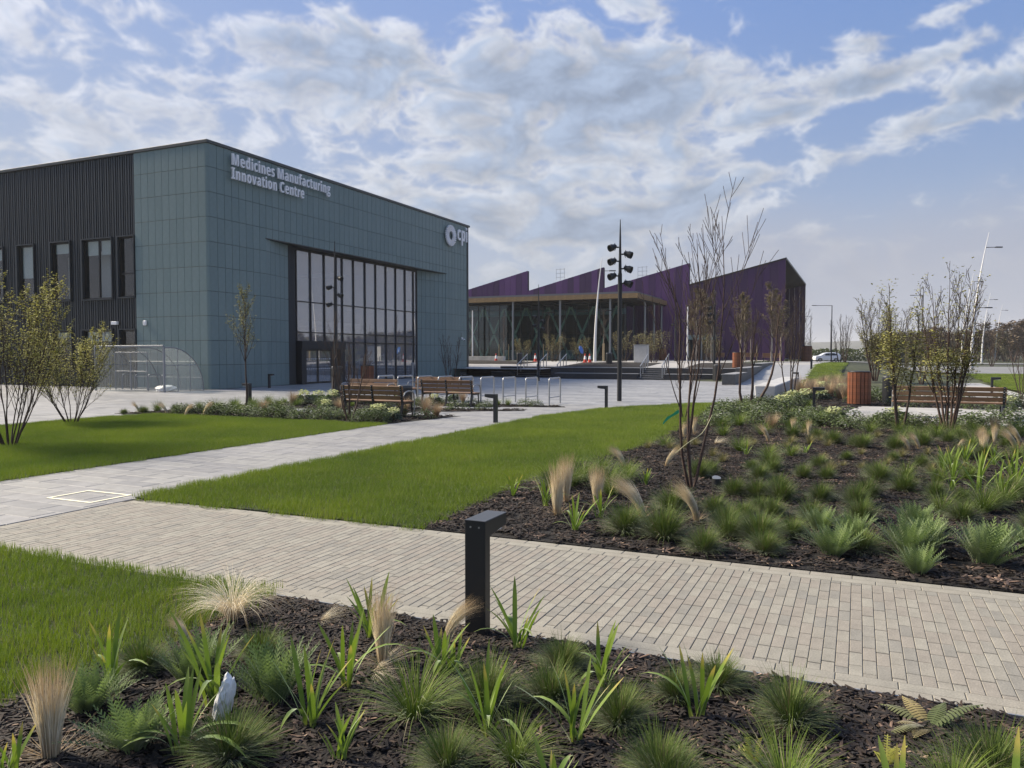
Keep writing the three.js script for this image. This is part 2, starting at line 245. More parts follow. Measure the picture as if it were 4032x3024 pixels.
// ---------------------------------------------------------------- ground
{
  const N = 150, pos = [], uv = [], idx = [], f = k => Math.sinh((k / N * 2 - 1) * 6) / Math.sinh(6) * 3200;
  for (let j = 0; j <= N; j++) for (let i = 0; i <= N; i++) { const s = f(i) - 4, t = f(j) + 60; pos.push(s, land(s, t) - 0.09, -t); uv.push(s, t); }
  for (let j = 0; j < N; j++) for (let i = 0; i < N; i++) { const a = j * (N + 1) + i, b = a + N + 1; idx.push(a, a + 1, b, b, a + 1, b + 1); }
  const g = new THREE.BufferGeometry(); g.setAttribute('position', new THREE.Float32BufferAttribute(pos, 3)); g.setAttribute('uv', new THREE.Float32BufferAttribute(uv, 2)); g.setIndex(idx); g.computeVertexNormals();
  structure('ground', g, M.field, 'flat rough green land reaching to the foot of the hills');
}
{ // far hills, rising to the right
  const N = 360, R0 = 1500, rows = [[0, 0], [420, 0.45], [800, 1.0], [1300, 0.75]], pos = [], idx = [], uv = [];
  for (let i = 0; i <= N; i++) {
    const a = i / N * 2 * Math.PI, n = fbm(Math.cos(a) * 3 + 5, Math.sin(a) * 3 + 2, 5), rel = Math.cos(a - 1.05);   // a from -z, clockwise
    const top = Math.max(8, 22 + 26 * (rel * 0.5 + 0.5) + 42 * n);
    rows.forEach(([dr, k], j) => { const r = R0 + dr, w = 1 + 0.12 * noise(i * 0.21 + j * 9, j * 3.3); pos.push(Math.sin(a) * r, top * k * w - 1, -Math.cos(a) * r); uv.push(i, j); });
  }
  const m = rows.length;
  for (let i = 0; i < N; i++) for (let j = 0; j < m - 1; j++) { const p = i * m + j, q = p + m; idx.push(p, q, p + 1, p + 1, q, q + 1); }
  const g = new THREE.BufferGeometry(); g.setAttribute('position', new THREE.Float32BufferAttribute(pos, 3)); g.setAttribute('uv', new THREE.Float32BufferAttribute(uv, 2)); g.setIndex(idx); g.computeVertexNormals();
  structure('hills', g, std(C(0.085, 0.105, 0.062), 0.95, { map: rep(T_soil, 0.7, 0.5) }), 'low wooded hills along the far horizon');
}

// ---------------------------------------------------------------- paving
function paved(name, label, list, geos, mats, cols, keep = 300, pieceName = 'paver') {   // list: [x, t, geoIndex, matIndex, y]; the nearest are pieces of their own
  const base = new THREE.Group(); base.name = numbered(name); scene.add(base); tag(base, label, undefined, undefined, 'structure');
  const order = list.map((p, i) => [Math.hypot(p[0], p[1]) + (p[5] ? 1000 : 0), i]).sort((a, b) => a[0] - b[0]), rest = [];
  order.forEach(([, i], n) => { const [x, t, gi, mi, y = 0] = list[i]; if (n < keep) piece(base, pieceName, geos[gi], mats[mi], x, y, -t); else { const g = geos[gi].clone(); g.translate(x, y, -t); rest.push(paint(g, cols[mi])); } });
  if (rest.length) { const o = part(base, pieceName + '_field', merge(rest), std(C(1, 1, 1), mats[0].roughness, { map: mats[0].map, bumpMap: mats[0].bumpMap, bumpScale: mats[0].bumpScale, vertexColors: true })); o.userData.kind = 'stuff'; }
  return base;
}
const inView = (s, t, m = 3) => { const x = s * 0.9121 + t * 0.4099, z = -s * 0.4099 + t * 0.9121; return z > 1.5 && Math.abs(x) < z * 0.68 + m; };
{ // brick path: narrow clay-grey setts across the path between two edging rows a side
  const r = rng(11), list = [], L = 0.2, Wd = 0.07, gap = 0.0028, gy = 0.008, geos = [];
  for (let k = 0; k < 6; k++) geos.push(slab(Wd - gap, L - gy, 0.06, 0.003, r() * 9, r() * 9));
  for (let k = 0; k < 4; k++) geos.push(slab(L * 1.5 - gap, 0.1 - gap, 0.06, 0.004, r() * 9, r() * 9));
  geos.push(slab(Wd - gap, L / 2 - gy, 0.06, 0.003, 1, 1));
  const t0 = 4.21, t1 = 6.41, hid = (s, t) => inView(s, t, 0.1) ? 0 : 1;
  let col = 0;
  for (let s = -7.72; s < 6; s += Wd, col++) {
    const off = [0, 0.5, 0.25, 0.75][Math.floor(r() * 4)] * L; let t = t0 + 0.2;
    if (off > 0.01) { const h = off; const g = geos.length; geos.push(null); geos[g] = off === L / 2 ? geos[10] : slab(Wd - gap, h - gy, 0.06, 0.003, r() * 9, r() * 9); list.push([s + Wd / 2, t + h / 2, g, Math.floor(r() * 6), -0.001 - r() * 0.002, hid(s, t)]); t += h; }
    while (t + L <= t1 - 0.2 + 1e-6) { list.push([s + Wd / 2, t + L / 2, Math.floor(r() * 6), r() < 0.2 ? 3 : Math.floor(r() * 6), -r() * 0.0025, hid(s, t)]); t += L; }
    const left = t1 - 0.2 - t; if (left > 0.02) { const g = geos.push(slab(Wd - gap, left - gy, 0.06, 0.003, r() * 9, r() * 9)) - 1; list.push([s + Wd / 2, t + left / 2, g, Math.floor(r() * 6), -0.001, hid(s, t)]); }
  }
  for (const [row, o] of [[t0 + 0.05, 0], [t0 + 0.15, 0.15], [t1 - 0.15, 0.08], [t1 - 0.05, 0.22]]) for (let s = -7.735 + o; s < 6; s += 0.3) list.push([s + 0.15, row, 6 + Math.floor(r() * 4), [0, 2, 2, 5][Math.floor(r() * 4)], 0.001, hid(s, row)]);
  const p = paved('brick_path', 'pale beige brick path crossing the foreground between two planting beds', list, geos, M.brick, M.brick.map(m => m.color), 300, 'brick');
  part(p, 'joint_sand', bx(-7.738, 6, -0.05, -0.006, t0, t1), M.joint);
  part(p, 'edging_strip', bx(-3.7, 6, -0.05, 0.012, t0 - 0.012, t0 - 0.002), M.steel, 'thin bright metal edging strip along the near side');
}
{ // grey granite path towards the plaza
  const r = rng(23), list = [], geos = [], gap = 0.005; let t = 1.6;
  while (t < 24.5) {
    const d = 0.3; let s = -10.42 - r() * 0.4; const far = t > 19 ? sm(19, 24.5, t) * 1.8 : 0;
    while (s < -7.742 + far) { const w = [0.45, 0.6, 0.75, 0.9][Math.floor(r() * 4)], a = Math.max(s, -10.45), b = Math.min(s + w, -7.742 + far); s += w; if (b - a < 0.06) continue; const g = geos.push(slab(b - a - gap, d - gap, 0.06, 0.004, r() * 9, r() * 9)) - 1; list.push([(a + b) / 2, t + d / 2, g, Math.floor(r() * 4), 0.002 - r() * 0.002, inView(a, t, 0.3) ? 0 : 1]); }
    t += d;
  }
  const p = paved('granite_path', 'light grey granite path running from the brick path towards the plaza', list, geos, M.greyStone, M.greyStone.map(m => m.color), 300, 'flagstone');
  part(p, 'joint_sand', bx(-10.45, -7.742, -0.055, -0.007, 1.6, 24.6), M.joint);
  const q = bx(-8.72, -7.96, 0.0045, 0.0065, 5.98, 6.02), q2 = bx(-8.72, -7.96, 0.0045, 0.0065, 6.5, 6.54), q3 = bx(-8.72, -8.68, 0.0045, 0.0066, 6.02, 6.5), q4 = bx(-8.0, -7.96, 0.0045, 0.0066, 6.02, 6.5);
  const mk = thing('access_cover', 'square outline of an access cover set in the grey path, glare painted pale yellow', 'cover', -8.34, 6.26, 0);
  [q, q2, q3, q4].forEach(g => { g.translate(8.34, 0, 6.26); part(mk, 'rim', g, M.glareYellow); });  // metal rim, with the glare on it painted in as its colour
}
const LAWN_MID = [[-7.78, 6.43], [-3.9, 6.43], [-3.98, 8.2], [-4.05, 9.8], [-3.85, 12], [-3.6, 14.2], [-3.75, 17], [-4.1, 20], [-3.9, 24], [-3.85, 27.3], [-4.6, 26.9], [-5.6, 25.7], [-6.6, 24.2], [-7.3, 22.3], [-7.75, 19.6]];
const LAWN_LEFT = [[-30, 2], [-10.45, 2], [-10.45, 15.6], [-11.2, 15.6], [-14, 15.55], [-17.9, 15.5], [-18.3, 14.2], [-18.3, 11.6], [-20, 9.6], [-30, 9]];
const LAWN_NEAR = [[-7.74, -2], [-3.72, -2], [-3.72, 4.1], [-3.78, 4.2], [-7.74, 4.2]];
const BED_MID = [[-3.9, 6.43], [9, 6.43], [9, 21.2], [-0.75, 21.2], [0.1, 27.3], [9, 27.3], [9, 31], [1.2, 31], [0.6, 36], [-1, 44], [-2.4, 44], [-2.45, 29], [-3.85, 27.3], [-3.9, 24], [-4.1, 20], [-3.75, 17], [-3.6, 14.2], [-3.85, 12], [-4.05, 9.8], [-3.98, 8.2]];
const BED_NEAR = [[-3.7, -1.5], [6, -1.5], [6, 4.19], [-3.7, 4.19]];
const BED_BENCH = [[-10.45, 15.65], [-9.9, 18.6], [-13.5, 17.9], [-16.4, 17.9], [-16.4, 19.2], [-12, 19.4], [-9.1, 21.1], [-9.2, 21.5], [-13.5, 20.6], [-14.3, 21.8], [-11.4, 22.1], [-8.5, 23.1], [-8.7, 23.5], [-12.2, 23.2], [-17, 23.3], [-18.6, 21.5], [-19.4, 15.4], [-18, 15.55], [-14, 15.6]];
{ // plaza slabs
  const r = rng(31), list = [], geos = [], gap = 0.006; const variants = [[0.9, 0.6], [0.6, 0.6], [1.2, 0.6]];
  variants.forEach(([w, d]) => { for (let k = 0; k < 2; k++) geos.push(slab(w - gap, d - gap, 0.07, 0.003, r() * 9, r() * 9)); });
  for (let t = 9; t < 52.6; t += 0.6) {
    let s = -46 + r();
    const tone = r();
    while (s < -2.4) {
      const k = Math.floor(r() * 3), w = variants[k][0], c = s + w / 2, tm = t + 0.3; s += w;
      if (t > 28 && c > -2.9 && t < 42) continue;
      if (c < -28.4 && t > 27.4) continue;
      if (!inView(c, tm, 3)) continue;
      if (c > -10.3 && c < -7.9 && tm < 24) continue;
      if (inside(LAWN_MID, c, tm) && inside(LAWN_MID, c - 0.8, tm) && inside(LAWN_MID, c + 0.8, tm)) continue;
      if (inside(BED_MID, c - 0.7, tm) || (inside(LAWN_LEFT, c, tm) && inside(LAWN_LEFT, c + 0.8, tm) && inside(LAWN_LEFT, c - 0.8, tm - 0.6) && inside(LAWN_LEFT, c, tm + 0.7))) continue;
      if (tm < 20 && c > -10.4) continue;
      if (s > -6.6 && tm > 44) continue;
      list.push([c, tm, k * 2 + Math.floor(r() * 2), r() < 0.55 ? Math.floor(tone * 4) : Math.floor(r() * 4), -0.002 - r() * 0.0015]);
    }
  }
  const p = paved('plaza', 'wide light grey paved plaza in front of the green building', list, geos, M.plaza, M.plaza.map(m => m.color), 300, 'paving_slab');
  part(p, 'joint_sand', bx(-60, -2.45, -0.06, -0.012, 9, 52.7), std(C(0.2, 0.2, 0.2), 0.9));
}
// ramp to the upper level with its walls
structure('ramp', hsheet(-6.2, -2.9, 43.8, 100, 0.0, (s, t) => land(-6, t) + 0.004), M.plaza[2], 'pale paved ramp rising beside the low walls towards the purple building');
structure('far_paving', hsheet(-12, -3.2, 66, 137, 0.008), M.concrete, 'pale paving in front of the purple building corner');
structure('verge_lawn', hsheet(-2.85, -1.0, 42.2, 108, 0.01, (s, t) => land(-4, t)), M.turf, 'narrow strip of mown grass beside the ramp');
// right hand concrete terrace with benches and the paths beyond
{
  const g = thing('seating_terrace', 'pale concrete seating pad behind the right hand planting bed', undefined, 0, 0, 0); g.userData.kind = 'structure';
  for (let k = 0; k < 6; k++) { const a = -0.75 + k * 2.4; for (let j = 0; j < 3; j++) { const t0 = 21.2 + j * 2.033; const lo = j ? 0 : 0; part(g, 'concrete_slab', k ? rbx(a + 0.005, a + 2.395, -0.08, 0.02, t0 + 0.004, t0 + 2.029, 0.008, 1) : poly([[a + lo + j * 0.28, t0 + 0.004], [a + 2.395, t0 + 0.004], [a + 2.395, t0 + 2.029], [a + j * 0.28 + 0.28, t0 + 2.029]], -0.08, 0.02), M.concrete); } }
  structure('garden_path', poly([[4.2, 27.3], [16, 27.3], [16, 33.5], [6.2, 33.5], [6.6, 62], [5.2, 62], [4.6, 40], [1.4, 33.5], [4.6, 32.2]], -0.08, 0.022), M.concrete, 'pale concrete path leading away behind the right hand bench');
  structure('car_park', hsheet(3.5, 60, 62, 98, 0.02), M.greyRoad, 'pale grey car park surface at the far right');
  structure('access_road', hsheet(-18, 90, 136, 150, 0.02), M.greyRoad, 'grey access road behind the parked white car');
  structure('verge', hsheet(6.8, 40, 36, 61.5, 0.0), M.turf, 'green planted verge beyond the pale path on the right');
  structure('kerb', (() => { const g = hsheet(5, 60, 97.6, 98.0, 0.13, land, 2); return g; })(), M.concrete, 'low pale kerb along the far side of the car park');
  structure('path_kerb', merge([bx(-0.85, 0.0, -0.05, 0.03, 42.0, 42.2)]), M.concrete, 'short pale kerb at the foot of the grass strip');
}

// ---------------------------------------------------------------- lawns
function turf(name, label, pts) { const o = structure(name, poly(pts, -0.06, 0.012), M.turf, label); return o; }
turf('lawn', 'mown lawn between the grey path and the planting bed', LAWN_MID);
turf('lawn', 'mown lawn on the far side of the grey path', LAWN_LEFT);
turf('lawn', 'mown lawn in the near left corner', LAWN_NEAR);

class Blades {   // ribbons with vertex colours
  constructor() { this.p = []; this.c = []; this.i = []; }
  ribbon(pts, ws, sides, cols, fold = 0) {
    const n = pts.length, b = this.p.length / 3;
    for (let k = 0; k < n; k++) {
      const [x, y, z] = pts[k], w = ws[k] / 2, [sx, sy, sz] = sides[k] ?? sides[0], c = cols[k] ?? cols[0];
      if (fold) { this.p.push(x - sx * w, y - sy * w + fold * w, z - sz * w, x, y, z, x + sx * w, y + sy * w + fold * w, z + sz * w); this.c.push(...c, ...c, ...c); }
      else { this.p.push(x - sx * w, y - sy * w, z - sz * w, x + sx * w, y + sy * w, z + sz * w); this.c.push(...c, ...c); }
    }
    const m = fold ? 3 : 2;
    for (let k = 0; k < n - 1; k++) for (let q = 0; q < m - 1; q++) { const a = b + k * m + q; this.i.push(a, a + 1, a + m, a + m, a + 1, a + m + 1); }
  }
  // a blade that starts at (x, z), leans out in direction yaw and bends over
  blade(x, z, yaw, lean, bend, len, w, cols, segs = 3, twist = 0, shape = null, fold = 0, y = 0) {
    const pts = [], ws = [], ca = Math.cos(yaw), sa = Math.sin(yaw); let a = lean, px = x, py = y, pz = z;
    for (let k = 0; k <= segs; k++) { const f = k / segs; pts.push([px, py, pz]); ws.push(w * (shape ? shape(f) : 1 - f * 0.92)); a = lean + bend * f; const st = len / segs; px += Math.sin(a) * ca * st; pz += Math.sin(a) * sa * st; py += Math.cos(a) * st; }
    const s = [-Math.sin(yaw + twist), 0, Math.cos(yaw + twist)];
    this.ribbon(pts, ws, [s], cols, fold);
  }
  tri(a, b, c, col) { const k = this.p.length / 3; this.p.push(...a, ...b, ...c); this.c.push(...col, ...col, ...col); this.i.push(k, k + 1, k + 2); }
  quad(a, b, c, d, col) { const k = this.p.length / 3; this.p.push(...a, ...b, ...c, ...d); this.c.push(...col, ...col, ...col, ...col); this.i.push(k, k + 1, k + 2, k, k + 2, k + 3); }
  build() { const g = new THREE.BufferGeometry(); g.setAttribute('position', new THREE.Float32BufferAttribute(this.p, 3)); g.setAttribute('color', new THREE.Float32BufferAttribute(this.c, 3)); g.setIndex(this.i); g.computeVertexNormals(); return g; }
}
const mixc = (a, b, t) => [lerp(a[0], b[0], t), lerp(a[1], b[1], t), lerp(a[2], b[2], t)];
{ // turf blades
  const tuft = seed => { const r = rng(seed), B = new Blades(); for (let k = 0; k < 120; k++) { const c = mixc([0.112, 0.190, 0.006], [0.192, 0.270, 0.013], r()), d = r() < 0.04 ? [0.2, 0.19, 0.08] : c; B.blade((r() - 0.5) * 0.24, (r() - 0.5) * 0.24, r() * 6.283, r() * 0.5, 0.3 + r() * 0.7, 0.038 + r() * 0.036, 0.0045, [d], 2, 0); } return B.build(); };
  const tufts = tuft(1), r = rng(99);
  const lawns = [['lawn_grass', 'short dense grass covering the middle lawn', LAWN_MID, [-8, 6, -3.4, 28]], ['lawn_grass', 'short dense grass covering the lawn across the grey path', LAWN_LEFT, [-24, 5.5, -10.4, 16]], ['lawn_grass', 'short dense grass covering the near left lawn', LAWN_NEAR, [-7.8, 1.2, -3.7, 4.22]],
    ['lawn_grass', 'short grass covering the strip beside the ramp', [[-2.85, 42.2], [-1.0, 42.2], [-1.0, 80], [-2.85, 80]], [-2.9, 42, -1, 80]], ['verge_grass', 'rough grass covering the verge beyond the pale path', [[6.8, 36], [22, 36], [22, 61.5], [6.8, 61.5]], [6.8, 36, 22, 61.5]]];
  for (const [name, label, pts, [s0, t0, s1, t1]] of lawns) {
    const list = [];
    for (let t = t0; t < t1;) { const far = clamp((t * 0.9 - 14) / 40), step = lerp(0.13, 0.34, far); for (let s = s0; s < s1; s += step) { const a = s + (r() - 0.5) * step, b = t + (r() - 0.5) * step; if ((inside(pts, a, b) || inside(pts, a + 0.05, b) || inside(pts, a - 0.05, b) || inside(pts, a, b + 0.05) || inside(pts, a, b - 0.05)) && inView(a, b, 0.6)) list.push([a, b, lerp(1, 2.2, far)]); } t += step; }
    const m = new THREE.InstancedMesh(tufts, M.lawn, list.length), d = new THREE.Object3D(), c = new THREE.Color();
    list.forEach(([s, t, k], i) => { const n = 0.5 + fbm(s * 0.55 + 3, t * 0.55, 4) * 0.9, dry = 0.6 * sm(0.22, 0.55, fbm(s * 1.3 + 60, t * 1.3, 3)), q = 0.78 + 0.36 * n + 0.14 * (r() - 0.5); d.position.set(s, (t > 42 ? land(s > 6 ? s : -4, t) : 0) + 0.008, -t); d.rotation.set(0, r() * 6.283, 0); d.scale.set(k, 0.7 + 0.45 * r() + 0.35 * n, k); d.updateMatrix(); m.setMatrixAt(i, d.matrix); m.setColorAt(i, c.setRGB(q * (0.92 + 0.24 * n + 0.28 * dry), q * (0.98 + 0.06 * n + 0.03 * dry), q * (1 + 0.8 * dry))); });
    m.name = numbered(name); m.castShadow = m.receiveShadow = true; scene.add(m); tag(m, label, 'grass', undefined, 'stuff');
  }
}

// ---------------------------------------------------------------- planting beds: soil and bark mulch
function bedSheet(pts, amp) {   // gently mounded soil
  const xs = pts.map(p => p[0]), ts = pts.map(p => p[1]);
  return metric(poly(pts, -0.06, amp));
}
structure('planting_bed', bedSheet(BED_NEAR, 0.004), M.soil, 'dark soil of the foreground planting bed');
structure('planting_bed', bedSheet(BED_MID, 0.004), M.soil, 'dark soil of the planting bed beyond the brick path');
structure('planting_bed', bedSheet(BED_BENCH, 0.006), M.soil, 'dark soil of the planting bed around the wooden benches');
{
  const chip = seed => { const r = rng(seed), g = new THREE.BoxGeometry(0.066, 0.006, 0.011, 1, 1, 1), p = g.attributes.position; const k = {}; for (let i = 0; i < p.count; i++) { const key = p.getX(i).toFixed(3) + p.getY(i).toFixed(4) + p.getZ(i).toFixed(4); k[key] ??= [(r() - 0.5) * 0.02, (r() - 0.5) * 0.005, (r() - 0.5) * 0.009]; p.setXYZ(i, p.getX(i) + k[key][0], p.getY(i) + k[key][1], p.getZ(i) + k[key][2]); } const q = g.toNonIndexed(); q.computeVertexNormals(); q.deleteAttribute('uv'); return q; };
  const tones = [[0.022, 0.015, 0.012], [0.014, 0.010, 0.0085], [0.034, 0.023, 0.017], [0.085, 0.062, 0.044], [0.15, 0.115, 0.08], [0.25, 0.20, 0.15]], wts = [0.36, 0.68, 0.87, 0.95, 0.985, 1];
  const r = rng(404), mat = std(C(1, 1, 1), 0.85, { vertexColors: true });
  const cluster = merge([...Array(7).keys()].map(k => { const g = chip(k + 3), q = r(), w = tones[wts.findIndex(x => q <= x)], d = new THREE.Object3D(); d.position.set((r() - 0.5) * 0.13, 0.008 + r() * 0.014, (r() - 0.5) * 0.13); d.rotation.set((r() - 0.5) * 0.9, r() * 6.283, (r() - 0.5) * 0.7); const e = 0.5 + r() * 0.9; d.scale.set(e, 0.6 + r(), 0.6 + r() * 1.3); d.updateMatrix(); g.applyMatrix4(d.matrix); return paint(g, C(...tones[[0, 1, 1, 2, 1, 0, 3][k]])); }));
  const beds = [['bark_mulch', 'dark bark mulch strewn over the foreground bed', BED_NEAR, -3.7, 3.2, 1.3, 4.18, 2200, 0.6], ['bark_mulch', 'dark bark mulch strewn over the bed beyond the brick path', BED_MID, -4.1, 6, 6.46, 21, 650, 0.75], ['bark_mulch', 'dark bark mulch around the wooden benches', BED_BENCH, -19, -8.5, 15.5, 23.5, 130, 1.1], ['bark_mulch', 'dark bark mulch in the bed left of the tall slatted bin', BED_MID, -2.6, 8, 21.3, 44, 60, 1.3]];
  for (const [name, label, pts, s0, s1, t0, t1, dens, size] of beds) {
    const list = [], n = Math.floor((s1 - s0) * (t1 - t0) * dens / 4);
    for (let k = 0; k < n; k++) { const s = lerp(s0, s1, r()), t = lerp(t0, t1, r()); if (inside(pts, s, t) && inView(s, t, 0.4)) list.push([s, t]); }
    const m = new THREE.InstancedMesh(cluster, mat, list.length), d = new THREE.Object3D(), c = new THREE.Color();
    list.forEach(([s, t], i) => { d.position.set(s, 0.002 + r() * 0.012, -t); d.rotation.set(0, r() * 6.283, 0); const k = size * (0.65 + r() * 0.7); d.scale.set(k, k, k * (0.7 + 0.6 * r())); d.updateMatrix(); m.setMatrixAt(i, d.matrix); const b = 0.5 + r() * 0.8 + (r() < 0.10 ? 1.4 : r() < 0.05 ? 4.5 : 0); m.setColorAt(i, c.setRGB(b * 1.04, b, b * 0.97)); });
    m.name = numbered(name); m.castShadow = m.receiveShadow = true; scene.add(m); tag(m, label, 'mulch', undefined, 'stuff');
  }
}
// ---------------------------------------------------------------- the air towards the hills
scene.fog = new THREE.FogExp2(new THREE.Color().setRGB(0.88, 0.89, 0.90), 0.00028);

// ---------------------------------------------------------------- raised terrace, granite walls and steps
structure('upper_terrace', hsheet(-70, -9.3, 51.9, 140, 0, (s, t) => (s < -20 && t < 54.2 ? Math.min(0.6, terraceY(t)) : terraceY(t))), M.concrete, 'pale paved upper terrace in front of the glass pavilion');
structure('terrace_bed', hsheet(-36, -24.5, 57.2, 62, 0.03, (s, t) => terraceY(t) + 0.14 * Math.sin((s + 36) / 11.5 * 3.14) * Math.sin((t - 57.2) / 4.8 * 3.14), 1), M.bareSoil, 'bare soil bed on the upper terrace left of the steps');
structure('terrace_bed', hsheet(-20.3, -13.9, 52.6, 59.5, 0.03, (s, t) => terraceY(t) + 0.18 * Math.sin((s + 20.3) / 6.4 * 3.14) * Math.sin((t - 52.6) / 6.9 * 3.14), 1), M.bareSoil, 'mounded soil bed on the upper terrace between the two flights of steps');
structure('terrace_bed', hsheet(-10.9, -6.8, 53, 60, 0.03, (s, t) => terraceY(t) + 0.12 * Math.sin((s + 10.9) / 4.1 * 3.14) * Math.sin((t - 53) / 7 * 3.14), 1), M.bareSoil, 'soil bed on the upper terrace right of the narrow steps');
structure('terrace_grass', hsheet(-45, -22, 72.5, 78.5, 0.012, (s, t) => terraceY(t)), M.turf, 'strip of grass before the glass pavilion');
structure('soil_bank', hsheet(-30, -25.1, 54.0, 58.2, 0.02, (s, t) => -0.01 + 1.06 * sm(54.4, 57.6, t) + 0.05 * noise(s * 2, t * 2), 0.4), M.bareSoil, 'bank of bare brown soil beside the green building');
structure('bank_grass', hsheet(-30, -25.1, 52.6, 54.3, 0.02, (s, t) => 0.06 * sm(53.4, 54.3, t) + 0.01 * noise(s * 4, t * 4), 0.4), M.turf, 'narrow strip of grass at the foot of the soil bank');
function tierWall(label, tiers) {
  const w = thing('granite_wall', label, 'wall', tiers[0][0], tiers[0][2], 0), X = tiers[0][0], T = tiers[0][2];
  for (const [s0, s1, t0, t1, y0, y1] of tiers) {
    const n = Math.max(1, Math.round((s1 - s0) / 1.5)), d = (s1 - s0) / n;
    for (let k = 0; k < n; k++) part(w, 'stone_block', rbx(s0 + k * d - X + 0.003, s0 + (k + 1) * d - X - 0.003, y0, y1 - 0.035, t0 - T, t1 - T, 0.006, 1), M.darkGranite);
    for (let k = 0; k < n; k++) part(w, 'coping_stone', rbx(s0 + k * d - X + 0.003, s0 + (k + 1) * d - X - 0.003, y1 - 0.035, y1, t0 - T - 0.012, t1 - T, 0.006, 1), M.graniteCap);
  }
  return w;
}
tierWall('low stepped dark granite wall left of the wide steps', [[-25.4, -23.45, 52.7, 53.45, 0, 0.4], [-25.0, -23.45, 53.45, 54.3, 0, 0.78]]);
tierWall('long stepped dark granite wall between the wide and the narrow steps', [[-19.3, -13.4, 50.2, 51.1, 0, 0.4], [-19.95, -13.4, 51.1, 52.2, 0, 0.78]]);
tierWall('stepped dark granite wall between the narrow steps and the ramp', [[-11.65, -6.9, 50.2, 51.1, 0, 0.4], [-11.65, -7.0, 51.1, 52.2, 0, 0.78]]);
function steps(label, s0, s1, t0) {
  const g = thing('steps', label, 'steps', s0, t0, 0), w = s1 - s0;
  for (let k = 0; k < 6; k++) { part(g, 'step', rbx(0, w, k ? k * 0.128 - 0.02 : 0, (k + 1) * 0.128 - 0.03, k * 0.32, 2.0, 0.004, 1), M.darkGranite); part(g, 'tread', rbx(0.01, w - 0.01, (k + 1) * 0.128 - 0.03, (k + 1) * 0.128, k * 0.32 - 0.02, k * 0.32 + 0.3, 0.006, 1), M.graniteCap); }
}
steps('wide flight of grey steps up to the glass pavilion', -23.42, -19.98, 52.75);
steps('narrow flight of grey steps nearer the ramp', -13.37, -11.68, 50.35);
function handrail(label, s, t0) {
  const g = thing('handrail', label, 'handrail', s, t0, 0, 0, 'stainless handrails on the steps');
  part(g, 'rail', merge([rbx(-0.03, 0.03, -0.02, 0.02, -0.1, 2.15, 0.012, 1).rotateX(0.375).translate(0, 0.93, 0)]), M.steel);
  for (let k = 0; k < 4; k++) { const t = 0.02 + k * 0.62; part(g, 'post', rbx(-0.025, 0.025, Math.min(5, Math.floor(Math.max(0, t) / 0.32 + 1)) * 0.128 - 0.14, 0.92 + t * 0.385, t, t + 0.05, 0.008, 1), M.steel); }
}
handrail('stainless handrail at the left of the wide steps', -23.3, 52.8);
handrail('stainless handrail down the middle of the wide steps', -21.7, 52.8);
handrail('stainless handrail at the right of the wide steps', -20.1, 52.8);
handrail('stainless handrail at the left of the narrow steps', -13.25, 50.4);
handrail('stainless handrail at the right of the narrow steps', -11.8, 50.4);
{ // wall beside the ramp and pale seat
  const w = thing('ramp_wall', 'tapering grey stone wall running up beside the ramp', 'wall', -6.9, 43.8, 0);
  for (let k = 0; k < 8; k++) { const a = k * 2.6, top = (k < 2 ? 0.56 : k < 5 ? 0.82 : 1.0); part(w, 'stone_block', rbx(0.0, 0.7, 0, top, a + 0.004, a + 2.596, 0.012, 1), M.midGranite); part(w, 'coping_stone', rbx(-0.01, 0.71, top + 0.001, top + 0.04, a + 0.004, a + 2.596, 0.01, 1), M.graniteCap); }
  const q = thing('concrete_seat', 'long pale concrete bench with rounded edges beside the planting', 'seat', -3.33, 28.9, 0);
  for (let k = 0; k < 5; k++) { const a = k * 2.3, g = new RoundedBoxGeometry(0.72, 0.54, 2.29, 3, 0.05); const p = g.attributes.position; for (let i = 0; i < p.count; i++) p.setX(i, p.getX(i) * (1 + 0.16 * (p.getY(i) / 0.54))); g.translate(0.3, 0.31, -(a + 1.15)); part(q, 'seat_block', metric(g), M.paleConcrete); part(q, 'plinth', bx(0.06, 0.54, 0, 0.045, a + 0.05, a + 2.25), M.midGranite); }
  const lw = thing('low_wall', 'low pale concrete wall on the terrace before the pavilion', 'wall', -45.5, 66.5, 1.0);
  for (let k = 0; k < 7; k++) part(lw, 'wall_block', rbx(k * 2.1 + 0.004, k * 2.1 + 2.096, -0.05, 0.5, 0, 0.55, 0.015, 1), M.concrete);
}

